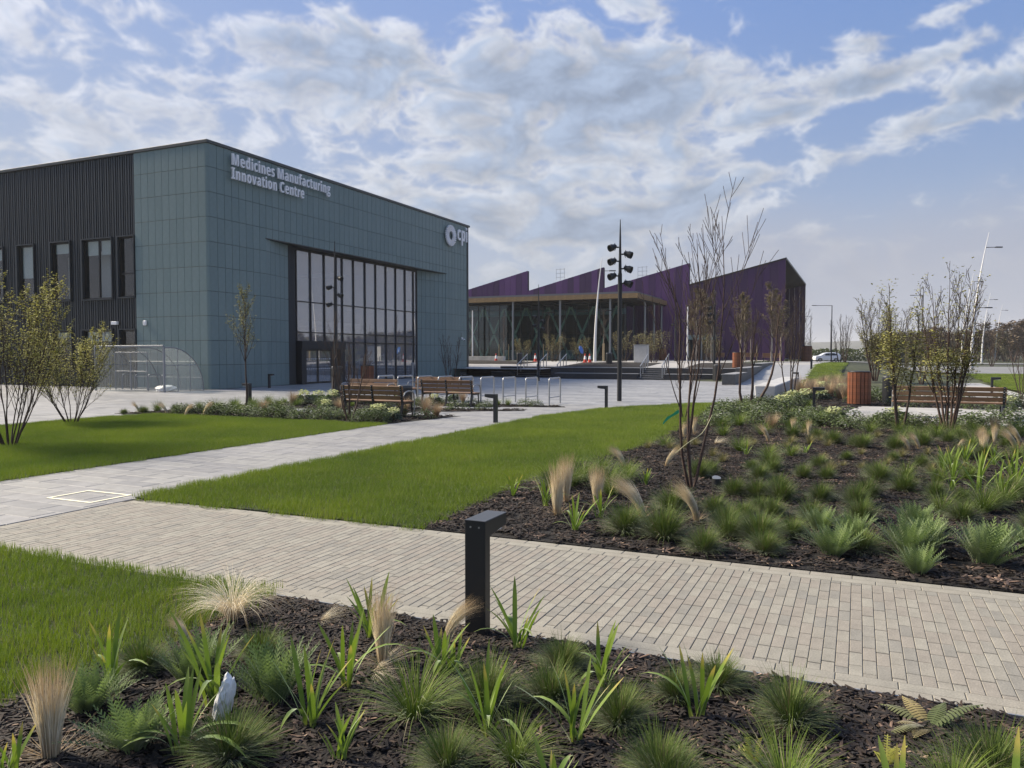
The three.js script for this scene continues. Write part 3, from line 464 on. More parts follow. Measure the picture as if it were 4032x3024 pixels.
// ---------------------------------------------------------------- green clad building
const font = await new FontLoader().loadAsync('fonts/droid/droid_sans_bold.typeface.json');
{
  const B = thing('green_building', 'green panelled building with a tall glazed entrance and raised lettering', 'building', -28.3, 27.7, 0);
  const HT = 11.72, r = rng(61), opT0 = 3.9, opT1 = 23.3, opY = 7.72;         // local: x <= 0 into the building, t away from its near corner
  // backing walls
  const east = [...[[0.12, opT0, 0, HT], [opT0, opT1, opY + 0.05, HT], [opT1, 26.95, 0, HT]].map(([a, b, y0, y1]) => bx(-0.36, -0.05, y0, y1, a, b))];
  part(B, 'wall', merge(east), M.panelBack, 'dark wall behind the entrance front cladding');
  part(B, 'wall', merge([bx(-21.7, -21.4, 0, HT, 0.1, 26.95), bx(-21.4, -0.36, 0, HT, 26.65, 26.95)]), M.panelBack, 'rear walls');
  part(B, 'roof', bx(-21.8, -0.1, HT - 0.25, HT - 0.05, 0.1, 26.9), M.roofGrey);
  const cop = (g) => part(B, 'roof_coping', g, M.coping);
  cop(rbx(-21.9, 0.06, HT, HT + 0.15, -0.06, 0.32, 0.012, 1)); cop(rbx(-0.32, 0.061, HT + 0.001, HT + 0.151, 0.321, 27.02, 0.012, 1));
  // cladding panels
  const cw = 0.48, rh = 1.18, gap = 0.018; const pg = slab(cw - gap, rh - gap, 0.04, 0.004), pgS = [pg];
  const eastGeo = pg.clone().rotateX(Math.PI / 2).rotateY(Math.PI / 2), southGeo = pg.clone().rotateX(Math.PI / 2);
  const topGeo = h => slab(cw - gap, h - gap, 0.04, 0.004).rotateX(Math.PI / 2), rows = [...Array(9).keys()].map(k => [k * rh, (k + 1) * rh]); rows.push([9 * rh, HT]);
  const tS = topGeo(HT - 9 * rh), tE = tS.clone().rotateY(Math.PI / 2), cutE = slab(cw - gap, 8.26 - opY - gap, 0.04, 0.004).rotateX(Math.PI / 2).rotateY(Math.PI / 2);
  let made = 0; const rest = [];
  const put = (g, x, y, z, m) => { if (made < 300) { piece(B, 'cladding_panel', g, M.panel[m], x, y, z); made++; } else { const q = g.clone(); q.translate(x, y, z); rest.push(paint(q, M.panel[m].color)); } };
  const cols = [...Array(10).keys()].map(k => -0.12 - cw / 2 - k * 0.4755 * cw / cw);
  for (const c of cols) rows.forEach(([y0, y1], j) => put(j === 9 ? tS : southGeo, c * 1.0, (y0 + y1) / 2, 0, Math.floor(r() * 3)));
  const nE = Math.floor((26.95 - 0.12) / cw);
  for (let k = 0; k < nE; k++) { const t = 0.12 + (k + 0.5) * cw; rows.forEach(([y0, y1], j) => { const over = t > opT0 - 0.05 && t < opT1 + 0.05; if (over && y1 <= opY + 0.3) return; if (over && y0 < opY) put(cutE, 0, (opY + 8.26) / 2, -t, Math.floor(r() * 3)); else put(j === 9 ? tE : eastGeo, 0, (y0 + y1) / 2, -t, Math.floor(r() * 3)); }); }
  // rounded corner sheets
  for (const [y0, y1] of rows) { const g = new THREE.CylinderGeometry(0.12, 0.12, y1 - y0 - gap, 8, 1, true, 0, Math.PI / 2); g.translate(-0.12, (y0 + y1) / 2, -0.12); part(B, 'corner_panel', g, M.panel[0]); }
  // splayed reveals each side of the glazing
  const splay = (t0, x0, t1, x1) => { const len = Math.hypot(t1 - t0, x1 - x0), n = Math.max(1, Math.round(len / cw)), w = len / n, ang = Math.atan2(x1 - x0, t1 - t0); const g = slab(w - gap, rh - gap, 0.04, 0.004).rotateX(Math.PI / 2).rotateY(Math.PI / 2 - ang * 1), gT = slab(w - gap, opY - 6 * rh - gap, 0.04, 0.004).rotateX(Math.PI / 2).rotateY(Math.PI / 2 - ang); for (let k = 0; k < n; k++) for (let j = 0; j < 7; j++) { const f = (k + 0.5) / n, y0 = j * rh, y1 = Math.min(opY, y0 + rh); if (y1 - y0 < 0.1) continue; put(j === 6 ? gT : g, lerp(x0, x1, f), (y0 + y1) / 2, -lerp(t0, t1, f), Math.floor(r() * 3)); } const bk = new THREE.BoxGeometry(0.05, opY, len); bk.rotateY(-ang); bk.translate((x0 + x1) / 2 - 0.08, opY / 2, -(t0 + t1) / 2); return bk; };
  const gx = -0.75, gA = 6.9, gB = 20.15, gy = 7.66;
  part(B, 'reveal', merge([splay(opT0, 0, gA - 0.02, gx + 0.05), splay(gB + 0.02, gx + 0.05, opT1, 0)].map(g => metric(g))), M.panelBack);
  part(B, 'soffit', bx(gx - 0.1, 0.02, opY, opY + 0.04, opT0, opT1), M.coping, 'thin projecting edge over the glazed entrance');
  if (rest.length) { const o = part(B, 'cladding_panel_field', merge(rest), std(C(1, 1, 1), 0.5, { map: T_metal, vertexColors: true })); o.userData.kind = 'stuff'; }
  // dark ribbed metal wall with windows
  const x1 = -4.9, x0 = -21.7, wins = [[-13.95, -12.6, 4.66, 7.63], [-11.2, -9.7, 4.55, 7.63], [-8.72, -6.55, 4.55, 7.63], [-6.07, -4.96, 4.6, 7.63], [-11.2, -9.7, 0.95, 2.93], [-8.85, -6.62, 0.95, 2.93], [-6.07, -4.96, 0.95, 2.93], [-16.6, -15.2, 4.6, 7.63], [-20.2, -18, 4.6, 7.63]];
  part(B, 'wall', holed(x0, -0.1, 0, HT, wins, (a, b, c, d) => bx(a, b, c, d, 0.08, 0.34)), M.ribbedBack, 'dark wall behind the ribbed cladding');
  let col = 0; const ribG = {};
  for (let x = x1 - 0.08; x > x0; x -= 0.165, col++) {
    const cut = wins.filter(w => x > w[0] - 0.06 && x < w[1] + 0.06).sort((a, b) => a[2] - b[2]); let y = 0.02; const runs = []; for (const w of cut) { if (w[2] - 0.06 > y) runs.push([y, w[2] - 0.06]); y = w[3] + 0.06; } runs.push([y, HT - 0.01]);
    const wd = [0.10, 0.06, 0.115][col % 3], dp = [0.045, 0.03, 0.036][col % 3];
    for (const [a, b] of runs) { const k = `${wd}${(b - a).toFixed(2)}`; ribG[k] ??= bx(-wd / 2, wd / 2, 0, b - a, 0, dp); piece(B, 'cladding_rib', ribG[k], M.ribbed, x, a, -(0.08 - dp - 0.001)); }
  }
  wins.forEach((w, i) => {
    const [a, b, y0, y1] = w, f = 0.07, win = part(B, 'window', merge([bx(a, a + f, y0, y1, 0.10, 0.2), bx(b - f, b, y0, y1, 0.10, 0.2), bx(a + f, b - f, y0, y0 + f, 0.10, 0.2), bx(a + f, b - f, y1 - f, y1, 0.10, 0.2)]), M.frame);
    const m = i === 2 || i === 5 ? (a + b) / 2 : null, panes = m ? [[a + f, m - 0.04], [m + 0.04, b - f]] : [[a + f, b - f]];
    if (m) part(win, 'mullion', bx(m - 0.04, m + 0.04, y0 + f, y1 - f, 0.11, 0.19), M.frame);
    if (i === 3) part(win, 'transom', bx(a + f, b - f, 5.75, 5.83, 0.11, 0.19), M.frame);
    part(win, 'surround', merge([bx(a - 0.06, a, y0 - 0.06, y1 + 0.06, -0.06, 0.2), bx(b, b + 0.05, y0 - 0.06, y1 + 0.06, -0.06, 0.2), bx(a, b, y1, y1 + 0.06, -0.06, 0.2), bx(a, b, y0 - 0.06, y0, -0.08, 0.2)]), M.ribbed);
    panes.forEach(([p, q], n) => { part(win, 'pane', bx(p, q, y0 + f, y1 - f, 0.148, 0.152), M.glassClear); const drop = [1.7, 0.5, 0.72, 0, 0.3, 0.5, 0, 0.6, 0.4][i]; if (drop) part(win, 'blind', bx(p + 0.02, q - 0.02, y1 - f - drop, y1 - f, 0.24, 0.26), M.blind); });
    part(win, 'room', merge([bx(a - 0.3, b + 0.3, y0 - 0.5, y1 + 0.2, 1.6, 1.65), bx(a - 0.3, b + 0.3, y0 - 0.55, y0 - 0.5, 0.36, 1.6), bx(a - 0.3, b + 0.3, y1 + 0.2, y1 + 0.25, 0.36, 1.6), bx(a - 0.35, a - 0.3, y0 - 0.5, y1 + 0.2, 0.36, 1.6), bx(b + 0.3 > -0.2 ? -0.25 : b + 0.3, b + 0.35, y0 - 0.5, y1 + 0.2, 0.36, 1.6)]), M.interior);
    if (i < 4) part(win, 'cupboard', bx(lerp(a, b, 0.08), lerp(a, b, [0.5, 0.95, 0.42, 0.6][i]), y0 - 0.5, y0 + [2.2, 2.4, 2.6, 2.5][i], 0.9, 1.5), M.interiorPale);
  });
  part(B, 'wall_light', rbx(-6.53, -6.12, 3.2, 3.37, -0.16, -0.02, 0.02, 2), M.white);
  part(B, 'alarm_box', rbx(-4.33, -4.1, 3.13, 3.38, -0.11, -0.004, 0.05, 3), M.white, 'white and pink alarm box');
  const cam = part(B, 'security_camera', rbx(0.0, 0.12, 2.85, 3.0, 25.55, 25.72, 0.02, 2), M.white); part(cam, 'camera_dome', new THREE.SphereGeometry(0.08, 16, 12).translate(0.2, 2.82, -25.72), M.white); part(cam, 'lens', new THREE.SphereGeometry(0.05, 12, 10).translate(0.23, 2.78, -25.70), M.black);
  // glazed entrance
  const ms = [6.9, 7.13, 8.38, 9.65, 10.8, 11.4, 12.56, 13.8, 15.0, 16.2, 17.4, 18.6, 19.7, 20.15], tr = [0.03, 2.42, 2.95, 4.7, gy], glz = part(B, 'glazing_frame', merge([bx(gx - 0.08, gx + 0.06, 0, 0.06, gA, gB), bx(gx - 0.09, gx + 0.07, gy - 0.09, gy + 0.06, gA, gB)]), M.frame);
  ms.forEach((t, i) => part(glz, 'mullion', bx(gx - 0.08, gx + 0.075, 0.06, gy - 0.09, t - 0.035, t + 0.035), M.frame));
  for (const y of tr.slice(1, 4)) for (let i = 0; i < ms.length - 1; i++) if (!(y < 3 && ms[i + 1] < 10.9 && y > 2.45 && false)) part(glz, 'transom', bx(gx - 0.05, gx + 0.05, y - 0.03, y + 0.03, ms[i] + 0.035, ms[i + 1] - 0.035), M.frame);
  for (let i = 0; i < ms.length - 1; i++) for (let j = 0; j < 4; j++) { if (j === 0 && i > 0 && i < 4) continue; part(glz, 'pane', bx(gx - 0.012, gx - 0.004, tr[j] + (j ? 0.03 : 0.03), tr[j + 1] - 0.03, ms[i] + 0.035, ms[i + 1] - 0.035), M.glass); }
  // revolving lobby
  const L = part(B, 'entrance_lobby', merge([bx(gx + 0.08, gx + 0.55, 1.98, 2.45, 6.98, 11.0), bx(gx + 0.08, gx + 0.5, 0, 1.98, 6.98, 7.4), bx(gx + 0.08, gx + 0.5, 0, 1.98, 10.55, 11.0)]), M.charcoal);
  for (const [a, b] of [[7.42, 8.7], [8.72, 10.0]]) { const d = part(L, 'door', merge([bx(gx + 0.2, gx + 0.26, 0.02, 0.1, a, b), bx(gx + 0.2, gx + 0.26, 1.9, 1.97, a, b), bx(gx + 0.2, gx + 0.26, 0.1, 1.9, a, a + 0.07), bx(gx + 0.2, gx + 0.26, 0.1, 1.9, b - 0.07, b)]), M.frame); part(d, 'pane', bx(gx + 0.225, gx + 0.232, 0.1, 1.9, a + 0.07, b - 0.07), M.glass); part(d, 'manifestation_dots', merge([...Array(12).keys()].map(k => new THREE.CylinderGeometry(0.035, 0.035, 0.004, 12).rotateZ(Math.PI / 2).translate(gx + 0.238, k < 6 ? 1.42 : 0.85, -(a + 0.16 + (k % 6) * (b - a - 0.32) / 5)))), M.white); }
  part(L, 'side_panel', bx(gx + 0.2, gx + 0.26, 0.02, 1.97, 10.02, 10.54), M.charcoal);
  // the hall behind the glass
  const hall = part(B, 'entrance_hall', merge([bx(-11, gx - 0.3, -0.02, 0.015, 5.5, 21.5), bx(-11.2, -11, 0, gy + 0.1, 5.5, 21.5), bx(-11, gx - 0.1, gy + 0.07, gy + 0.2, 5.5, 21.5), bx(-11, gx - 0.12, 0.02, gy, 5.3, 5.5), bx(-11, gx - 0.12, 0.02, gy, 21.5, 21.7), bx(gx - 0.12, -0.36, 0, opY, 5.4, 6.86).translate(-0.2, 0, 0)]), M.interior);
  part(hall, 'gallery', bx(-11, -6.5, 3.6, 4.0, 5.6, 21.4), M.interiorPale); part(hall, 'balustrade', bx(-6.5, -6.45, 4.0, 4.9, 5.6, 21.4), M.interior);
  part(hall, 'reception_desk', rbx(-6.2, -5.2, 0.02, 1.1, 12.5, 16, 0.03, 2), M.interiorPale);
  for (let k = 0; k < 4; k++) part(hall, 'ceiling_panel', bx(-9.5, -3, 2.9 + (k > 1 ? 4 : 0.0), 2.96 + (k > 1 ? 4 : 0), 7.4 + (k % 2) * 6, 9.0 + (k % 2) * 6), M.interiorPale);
  // raised lettering
  const word = (text, t0, t1, yBase, cap) => {
    const size = cap / 0.714, sc = size / font.data.resolution; let adv = 0; const gl = [];
    for (const ch of text) { const G = font.data.glyphs[ch]; if (ch !== ' ') gl.push([ch, adv]); adv += G.ha * sc; }
    const fit = (t1 - t0) / adv, sign = new THREE.Group(); sign.name = numbered('wall_lettering'); B.add(sign); sign.userData.label = `raised pale grey lettering reading ${text}`;
    for (const [ch, a] of gl) { const g = new TextGeometry(ch, { font, size, depth: 0.09, curveSegments: 5, bevelEnabled: false }); g.scale(fit * 0.93, 0.97, 1); const o = piece(sign, 'letter', g, M.letter, 0.16, yBase, -(t0 + a * fit)); o.rotation.y = Math.PI / 2; }
    part(sign, 'bracket', merge([...Array(7).keys()].map(k => bx(0.03, 0.155, yBase + cap * 0.3, yBase + cap * 0.4, lerp(t0, t1, 0.05 + k * 0.15), lerp(t0, t1, 0.05 + k * 0.15) + 0.03))), M.panelBack);
    return sign;
  };
  const T0 = 27.7;
  word('Medicines Manufacturing', 29.05 - T0, 36.8 - T0, 10.97, 0.41); word('Innovation Centre', 29.05 - T0, 34.5 - T0, 10.29, 0.41); word('cpi', 52.3 - T0, 54.02 - T0, 10.44, 0.78);
  const ring = new THREE.Group(); ring.name = 'wall_emblem'; ring.position.set(0.12, 10.62, -(51.36 - T0)); ring.scale.setScalar(0.95); ring.rotation.y = Math.PI / 2; B.add(ring); ring.userData.label = 'ring emblem of curved pale petals';
  const sh = new THREE.Shape(); const P = (rr, a) => [rr * Math.cos(a), rr * Math.sin(a)]; const A = 0.13; const side = o => [0, 0.25, 0.5, 0.75, 1].map(f => P(lerp(0.34, 0.8, f), o + 0.62 * f - 0.31));
  const lft = side(A * 0.5), rgt = side(-A * 0.5).reverse(); sh.moveTo(...lft[0]); lft.slice(1).forEach(p => sh.lineTo(...p)); const tip = P(0.855, 0.31); sh.quadraticCurveTo(...tip, ...rgt[0]); rgt.slice(1).forEach(p => sh.lineTo(...p)); sh.closePath();
  const petal = new THREE.ExtrudeGeometry(sh, { depth: 0.1, bevelEnabled: true, bevelThickness: 0.012, bevelSize: 0.006, bevelSegments: 1, curveSegments: 4 });
  for (let k = 0; k < 28; k++) { const o = piece(ring, 'petal', petal, M.letter, 0, 0, (k % 2) * 0.004); o.rotation.z = k / 28 * 2 * Math.PI; o.rotation.y = 0.0; }
}

// ---------------------------------------------------------------- purple sawtooth building
{
  const F = 93.1, Y0 = 0.9, B = thing('purple_building', 'long purple metal building with a sawtooth roof', 'building', -7.68, F, Y0);
  const teeth = [[-61, -50.3], [-50.3, -39.6], [-39.6, -29.26], [-29.26, -18.6], [-18.6, -7.68]].map(([a, b]) => [a + 7.68, b + 7.68]), v = 9.95 - Y0, pk = 12.58 - Y0, DEP = 36, r = rng(8);
  const prism = (a, b, ya, yb, t0, t1) => { const s = new THREE.Shape([[a, 0], [b, 0], [b, yb], [a, ya]].map(p => new THREE.Vector2(...p))), g = new THREE.ExtrudeGeometry(s, { depth: t1 - t0, bevelEnabled: false }); g.translate(0, 0, -t1); return metric(g); };
  const door = [-11.0, -7.6, 0, 3.1];
  teeth.forEach(([a, b], i) => {
    const h = x => lerp(v, pk, (x - a) / (b - a)), n = 13, w = (b - a) / n, last = i === 4;
    const inner = last ? b - 4.6 : b;
    part(B, 'parapet', prism(a + (i ? 0.001 : 0), inner, v - 0.02, h(inner) - 0.02, 0.1, last ? 1.2 : 0.5), M.purpleBack);
    part(B, 'hall', bx(a, inner - 0.001, 0, v - (last ? 0.2 : 0.6), last ? 1.2 : 0.5, DEP), M.purpleBack);
    for (let k = 0; k < n; k++) { const p = a + k * w, q = p + w - 0.02; if (last && q > door[0] && p < door[1]) { const lower = []; part(B, 'cladding_strip', (() => { const s = new THREE.Shape([[p, door[3]], [q, door[3]], [q, h(q)], [p, h(p)]].map(z => new THREE.Vector2(...z))); const g = new THREE.ExtrudeGeometry(s, { depth: 0.09, bevelEnabled: false }); g.translate(0, 0, -0.09); return metric(g); })(), M.purple[Math.floor(r() * 4)]); continue; } part(B, 'cladding_strip', prism(p, q, h(p), h(q), 0, 0.09), M.purple[i === 4 ? [0, 2][k % 2] : Math.floor(r() * 4)]); }
    if (last) { const roof = new THREE.BoxGeometry(Math.hypot(b - a, pk - v) + 0.02, 0.16, DEP + 0.1); roof.rotateZ(Math.atan2(pk - v, b - a)); roof.translate((a + b) / 2, (v + pk) / 2 + 0.02, -DEP / 2 + 0.02); part(B, 'roof_plane', metric(roof), M.soffit); }
  });
  // covered end: front fin and back return wall
  part(B, 'end_wall', prism(-4.7, -0.05, lerp(v, pk, 0.57) - 0.12, pk - 0.12, 0.12, 0.5), M.purpleBack);
  for (let k = 0; k < 6; k++) { const a = -4.6 + k * 0.77, h = x => lerp(v, pk, (x + 10.92) / 10.92) - 0.1; part(B, 'cladding_strip', prism(a, a + 0.75, h(a), h(a + 0.75), DEP - 1.2, DEP - 1.0), M.purple[[2, 0, 2][k % 3]]); }
  part(B, 'roof_edge', bx(-0.02, 0.05, pk - 0.12, pk + 0.12, -0.05, DEP), M.coping, 'pale metal roof edge over the covered end');
  part(B, 'corner_post', rbx(-0.3, 0.04, 0, pk - 0.1, DEP - 1.0, DEP - 0.7, 0.02, 1), M.charcoal);
  const dr = part(B, 'entrance', merge([bx(door[0] - 0.02, door[1] + 0.02, 2.55, 3.1, -0.35, 0.1)]), std(C(0.28, 0.40, 0.36), 0.5), 'pale green lintel over a glazed entrance');
  for (let k = 0; k < 4; k++) { const w = (door[1] - door[0]) / 4; part(dr, 'pane', bx(door[0] + k * w + 0.04, door[0] + (k + 1) * w - 0.04, 0.05, 2.5, 0.03, 0.045), M.glassTeal); part(dr, 'mullion', bx(door[0] + k * w - 0.04, door[0] + k * w + 0.04, 0, 2.55, 0, 0.08), M.frame); }
  for (const [s, t] of [[-30.6, 7], [-19.6, 9]]) { const g = []; for (let k = 0; k < 3; k++) g.push(bar([s + k * 0.6, 11, -t], [s + k * 0.6, 12.6, -t], 0.02), bar([s, 11.4 + k * 0.55, -t], [s + 1.3, 11.4 + k * 0.55, -t], 0.02)); part(B, 'roof_guardrail', merge(g), M.galv); }
}
// ---------------------------------------------------------------- glass pavilion with timber canopy
{
  const Y0 = 1.0, B = thing('glass_pavilion', 'glass pavilion under a wide timber edged canopy', 'pavilion', -21.2, 79.3, Y0), xl = -30, yU = 7.62 - Y0, yT = 8.12 - Y0;
  part(B, 'canopy', merge([bx(xl, -0.2, yU + 0.03, yT - 0.02, 0.2, 13.6)]), M.soffit);
  const fas = part(B, 'fascia', merge([bx(xl, 0, yU, yT, 0, 0.16)]), M.glulam, 'pale timber edge of the canopy'); part(B, 'fascia', bx(-0.16, 0, yU, yT, 0.162, 13.6), M.glulam, 'pale timber edge at the canopy end');
  part(B, 'roof_upstand', bx(xl, -0.5, yT - 0.01, yT + 0.27, 0.9, 13.4), M.roofGrey);
  for (let k = 0; k < 9; k++) part(B, 'soffit_beam', bx(-0.25 - k * 2.0, -0.15 - k * 2.0, yU - 0.16, yU + 0.02, 0.3, 13.5), M.soffit);
  for (const [x, t] of [[-14.54, 0.5], [-8.85, 0.5], [-3.13, 0.5], [-20.3, 0.5], [-0.5, 5.0], [-0.5, 9.2], [-0.5, 12.9]]) part(B, 'column', bar([x, 0, -t], [x, yU, -t], 0.12, 0.12, 16), M.galv);
  // glass skin
  const gt = 2.7, gr = -2.2, pw = 1.37, n = 17, frm = part(B, 'glazing_frame', merge([bx(gr - n * pw, gr, 0, 0.12, gt - 0.06, gt + 0.06), bx(gr - n * pw, gr, yU - 0.22, yU, gt - 0.06, gt + 0.06)]), M.frame);
  for (let k = 0; k < n; k++) { const b = gr - k * pw, a = b - pw; part(frm, 'pane', bx(a + 0.03, b - 0.01, 0.12, 3.0, gt - 0.005, gt + 0.005), M.glassTeal); part(frm, 'pane', bx(a + 0.03, b - 0.01, 3.05, yU - 0.22, gt - 0.005, gt + 0.005), M.glassTeal); part(frm, 'mullion', bx(a - 0.02, a + 0.03, 0.12, yU - 0.22, gt - 0.05, gt + 0.07), M.frame); if (k % 2) part(frm, 'transom', bx(a + 0.03, b - 0.02, 3.0, 3.05, gt - 0.03, gt + 0.05), M.frame); if (k === 3 || k === 6) part(frm, 'opening_light', merge([bx(a + 0.03, b - 0.02, 5.4, 5.5, gt - 0.05, gt - 0.008), bx(a + 0.03, b - 0.02, 6.2, 6.3, gt - 0.05, gt - 0.008)]), M.frame); }
  for (let k = 0; k < 5; k++) part(frm, 'end_pane', bx(gr - 0.005, gr + 0.005, 0.05, yU - 0.05, gt + k * 2.1 + 0.03, gt + k * 2.1 + 2.07), M.glassTeal);
  for (let k = 0; k < 9; k++) { const c = -4.37 - k * 2.74; for (const d of [-1, 1]) { const g = bar([c - d * 1.28, 0.1, -(gt + 0.22)], [c + d * 1.28, 6.0, -(gt + 0.22)], 0.16, 0.16, 4); part(B, 'timber_brace', metric(g), M.braceWood); } }
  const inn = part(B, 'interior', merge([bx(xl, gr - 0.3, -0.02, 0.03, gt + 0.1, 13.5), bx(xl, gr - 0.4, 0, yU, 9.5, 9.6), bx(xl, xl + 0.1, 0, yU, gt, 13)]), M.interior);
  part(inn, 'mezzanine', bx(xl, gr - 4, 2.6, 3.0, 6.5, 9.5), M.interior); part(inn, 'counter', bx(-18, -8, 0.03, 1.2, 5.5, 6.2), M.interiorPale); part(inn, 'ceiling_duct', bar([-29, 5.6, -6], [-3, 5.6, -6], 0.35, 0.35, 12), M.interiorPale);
}

// ---------------------------------------------------------------- street furniture
const bollardParts = (() => {
  const body = new THREE.Shape(); [[-0.032, 0], [0.032, 0], [0.032, 0.60], [0.05, 0.612], [0.27, 0.637], [0.27, 0.70], [-0.032, 0.70]].forEach((p, i) => i ? body.lineTo(...p) : body.moveTo(...p)); body.closePath();
  const g = new THREE.ExtrudeGeometry(body, { depth: 0.130, bevelEnabled: true, bevelThickness: 0.003, bevelSize: 0.003, bevelSegments: 1 }); g.translate(0, 0, -0.065); metric(g);
  return { g, cap: rbx(-0.036, 0.274, 0.7035, 0.709, -0.069, 0.069, 0.002, 1), lens: bx(0.09, 0.25, 0.608, 0.613, -0.045, 0.045), screw: merge([-0.028, 0.028].map(z => new THREE.CylinderGeometry(0.0055, 0.0055, 0.004, 10).rotateZ(Math.PI / 2).translate(-0.0365, 0.668, z))) };
})();
function bollard(s, t, turn, label, y = 0, k = 1) {
  const b = thing('light_bollard', label, 'bollard', s, t, y, turn, 'low charcoal light bollards'); b.scale.setScalar(k);
  part(b, 'post', bollardParts.g, M.charcoal); part(b, 'cap_plate', bollardParts.cap, M.charcoalTop); part(b, 'lens', bollardParts.lens, M.white); part(b, 'screw', bollardParts.screw, M.steel);
}
bollard(-2.07, 4.1, Math.PI / 2, 'near dark bollard light standing at the edge of the brick path');
bollard(-8.2, 17.25, Math.PI, 'bollard light on the grass edge in front of the wooden benches');
bollard(-7.2, 23.25, Math.PI, 'bollard light at the lawn corner beside the tall lamp mast');
bollard(-18.86, 20.2, Math.PI, 'bollard light beside the slim tree left of the benches');
bollard(-27.0, 30.3, 0, 'bollard light standing close to the green building');
bollard(-1.15, 23.9, 0, 'bollard light left of the round wooden litter bin', 0, 1.05);
bollard(-3.0, 45.0, Math.PI, 'bollard light beside the grass strip on the ramp', land(-6, 45));
bollard(-3.0, 58, Math.PI / 2, 'thin bollard light farthest up the ramp', land(-6, 58));
bollard(7.2, 40, Math.PI, 'bollard light in the grass beyond the right hand bench', 0, 1.1);
bollard(4.9, 36, 0, 'bollard light on the pale path behind the right hand bench', 0, 1.1);
bollard(-19.4, 36.5, 0, 'bollard light under the bare tree by the building end');

// benches
function bench(s, t, turn, label, len = 1.8, group = 'wooden slatted benches') {
  const b = thing('park_bench', label, 'bench', s, t, 0, turn, group), r = rng(Math.round(s * 97 + t * 31) & 65535), h = len / 2;
  const prof = [[-0.30, 0.80, 0.02], [-0.275, 0.67, 0.02], [-0.25, 0.54, 0.02]];
  prof.forEach(([z, y]) => { const g = rbx(-h, h, -0.055, 0.055, -0.017, 0.017, 0.008, 2); g.rotateX(-0.2); g.translate(0, y, z); part(b, 'backrest_slat', g, M.benchWood[Math.floor(r() * 3)]); });
  for (let k = 0; k < 4; k++) { const g = rbx(-h, h, -0.018, 0.018, -0.055, 0.055, 0.008, 2); g.rotateX(k === 3 ? 0.12 : -0.02); g.translate(0, 0.435 + (k === 3 ? -0.005 : 0), -0.17 + k * 0.125); part(b, 'seat_slat', g, M.benchWood[Math.floor(r() * 3)]); }
  for (const x of [-h + 0.06, 0, h - 0.06]) {
    const f = new THREE.Shape([[-0.345, 0.86], [-0.30, 0.87], [-0.21, 0.42], [0.26, 0.415], [0.26, 0.37], [-0.17, 0.375], [-0.2, 0.36], [-0.30, 0], [-0.345, 0], [-0.27, 0.40]].map(p => new THREE.Vector2(...p)));
    const g = new THREE.ExtrudeGeometry(f, { depth: 0.045, bevelEnabled: false }); g.rotateY(-Math.PI / 2); g.translate(x + 0.022, 0, 0); part(b, 'frame', metric(g), M.charcoal);
    part(b, 'leg', bar([x, 0.38, 0.22], [x, 0, 0.27], 0.022, 0.02, 8), M.charcoal);
    part(b, 'bolt', merge(prof.flatMap(([z, y]) => [-0.03, 0.03].map(d => new THREE.SphereGeometry(0.009, 8, 6).translate(x, y + d, z - 0.045 - d * 0.25)))), M.steel);
  }
  for (const x of [-h + 0.02, h - 0.02]) part(b, 'armrest', tube([[x, 0.56, -0.27], [x, 0.68, -0.14], [x, 0.71, 0.08], [x, 0.66, 0.25], [x, 0.50, 0.30], [x, 0.02, 0.29]], 0.019, 20, 8), M.galv);
}
bench(-11.9, 17.6, Math.PI + 0.0, 'slatted wooden bench seen from behind, left of the pair facing the plaza', 1.95);
bench(-12.25, 22.3, Math.PI, 'slatted wooden bench seen from behind, right of the pair and nearer the cycle hoops', 1.95);
bench(-15.0, 21.6, 0, 'wooden bench mostly hidden behind the left slatted bench', 1.9);
bench(-14.2, 24.6, 0, 'wooden bench facing the camera behind the two slatted benches', 1.9);
bench(2.15, 23.2, Math.PI, 'long wooden bench behind the leafy birch on the right', 2.6);

// slatted litter bins
function litterBin(s, t, label, k = 1, y = 0, slats = 18) {
  const b = thing('litter_bin', label, 'litter bin', s, t, y, 0.3, 'round timber slatted litter bins'); b.scale.setScalar(k);
  part(b, 'liner', new THREE.CylinderGeometry(0.315, 0.315, 1.08, 24).translate(0, 0.56, 0), M.black);
  part(b, 'base_ring', new THREE.CylinderGeometry(0.35, 0.35, 0.05, 24).translate(0, 0.025, 0), M.charcoal);
  const g = rbx(-0.052, 0.052, 0.05, 1.09, -0.016, 0.016, 0.006, 1), r = rng(Math.round(s * 10 + 500));
  for (let i = 0; i < slats; i++) { const a = i / slats * 2 * Math.PI, o = piece(b, 'slat', g, M.binWood[Math.floor(r() * 3)], Math.sin(a) * 0.345, 0, Math.cos(a) * 0.345); o.rotation.y = a; }
  part(b, 'lid', (() => { const q = new THREE.LatheGeometry([[0, 1.135], [0.32, 1.135], [0.345, 1.125], [0.345, 1.095], [0, 1.095]].map(p => new THREE.Vector2(...p)), 24); return q; })(), M.charcoal);
}
litterBin(0.04, 28.2, 'tall orange brown slatted litter bin at the edge of the right hand seating pad');
litterBin(-23.8, 34.2, 'short slatted litter bin seen over the left bench, near the building entrance', 0.98);
litterBin(-7.4, 53.5, 'slatted litter bin behind the dark granite wall by the ramp', 0.95, 0.76);
litterBin(-6.2, 108, 'far slatted litter bin standing before the parked white car', 1.9, land(-6, 108));
litterBin(-20.3, 87, 'slatted litter bin under the pavilion canopy columns', 1.2, 1.0);
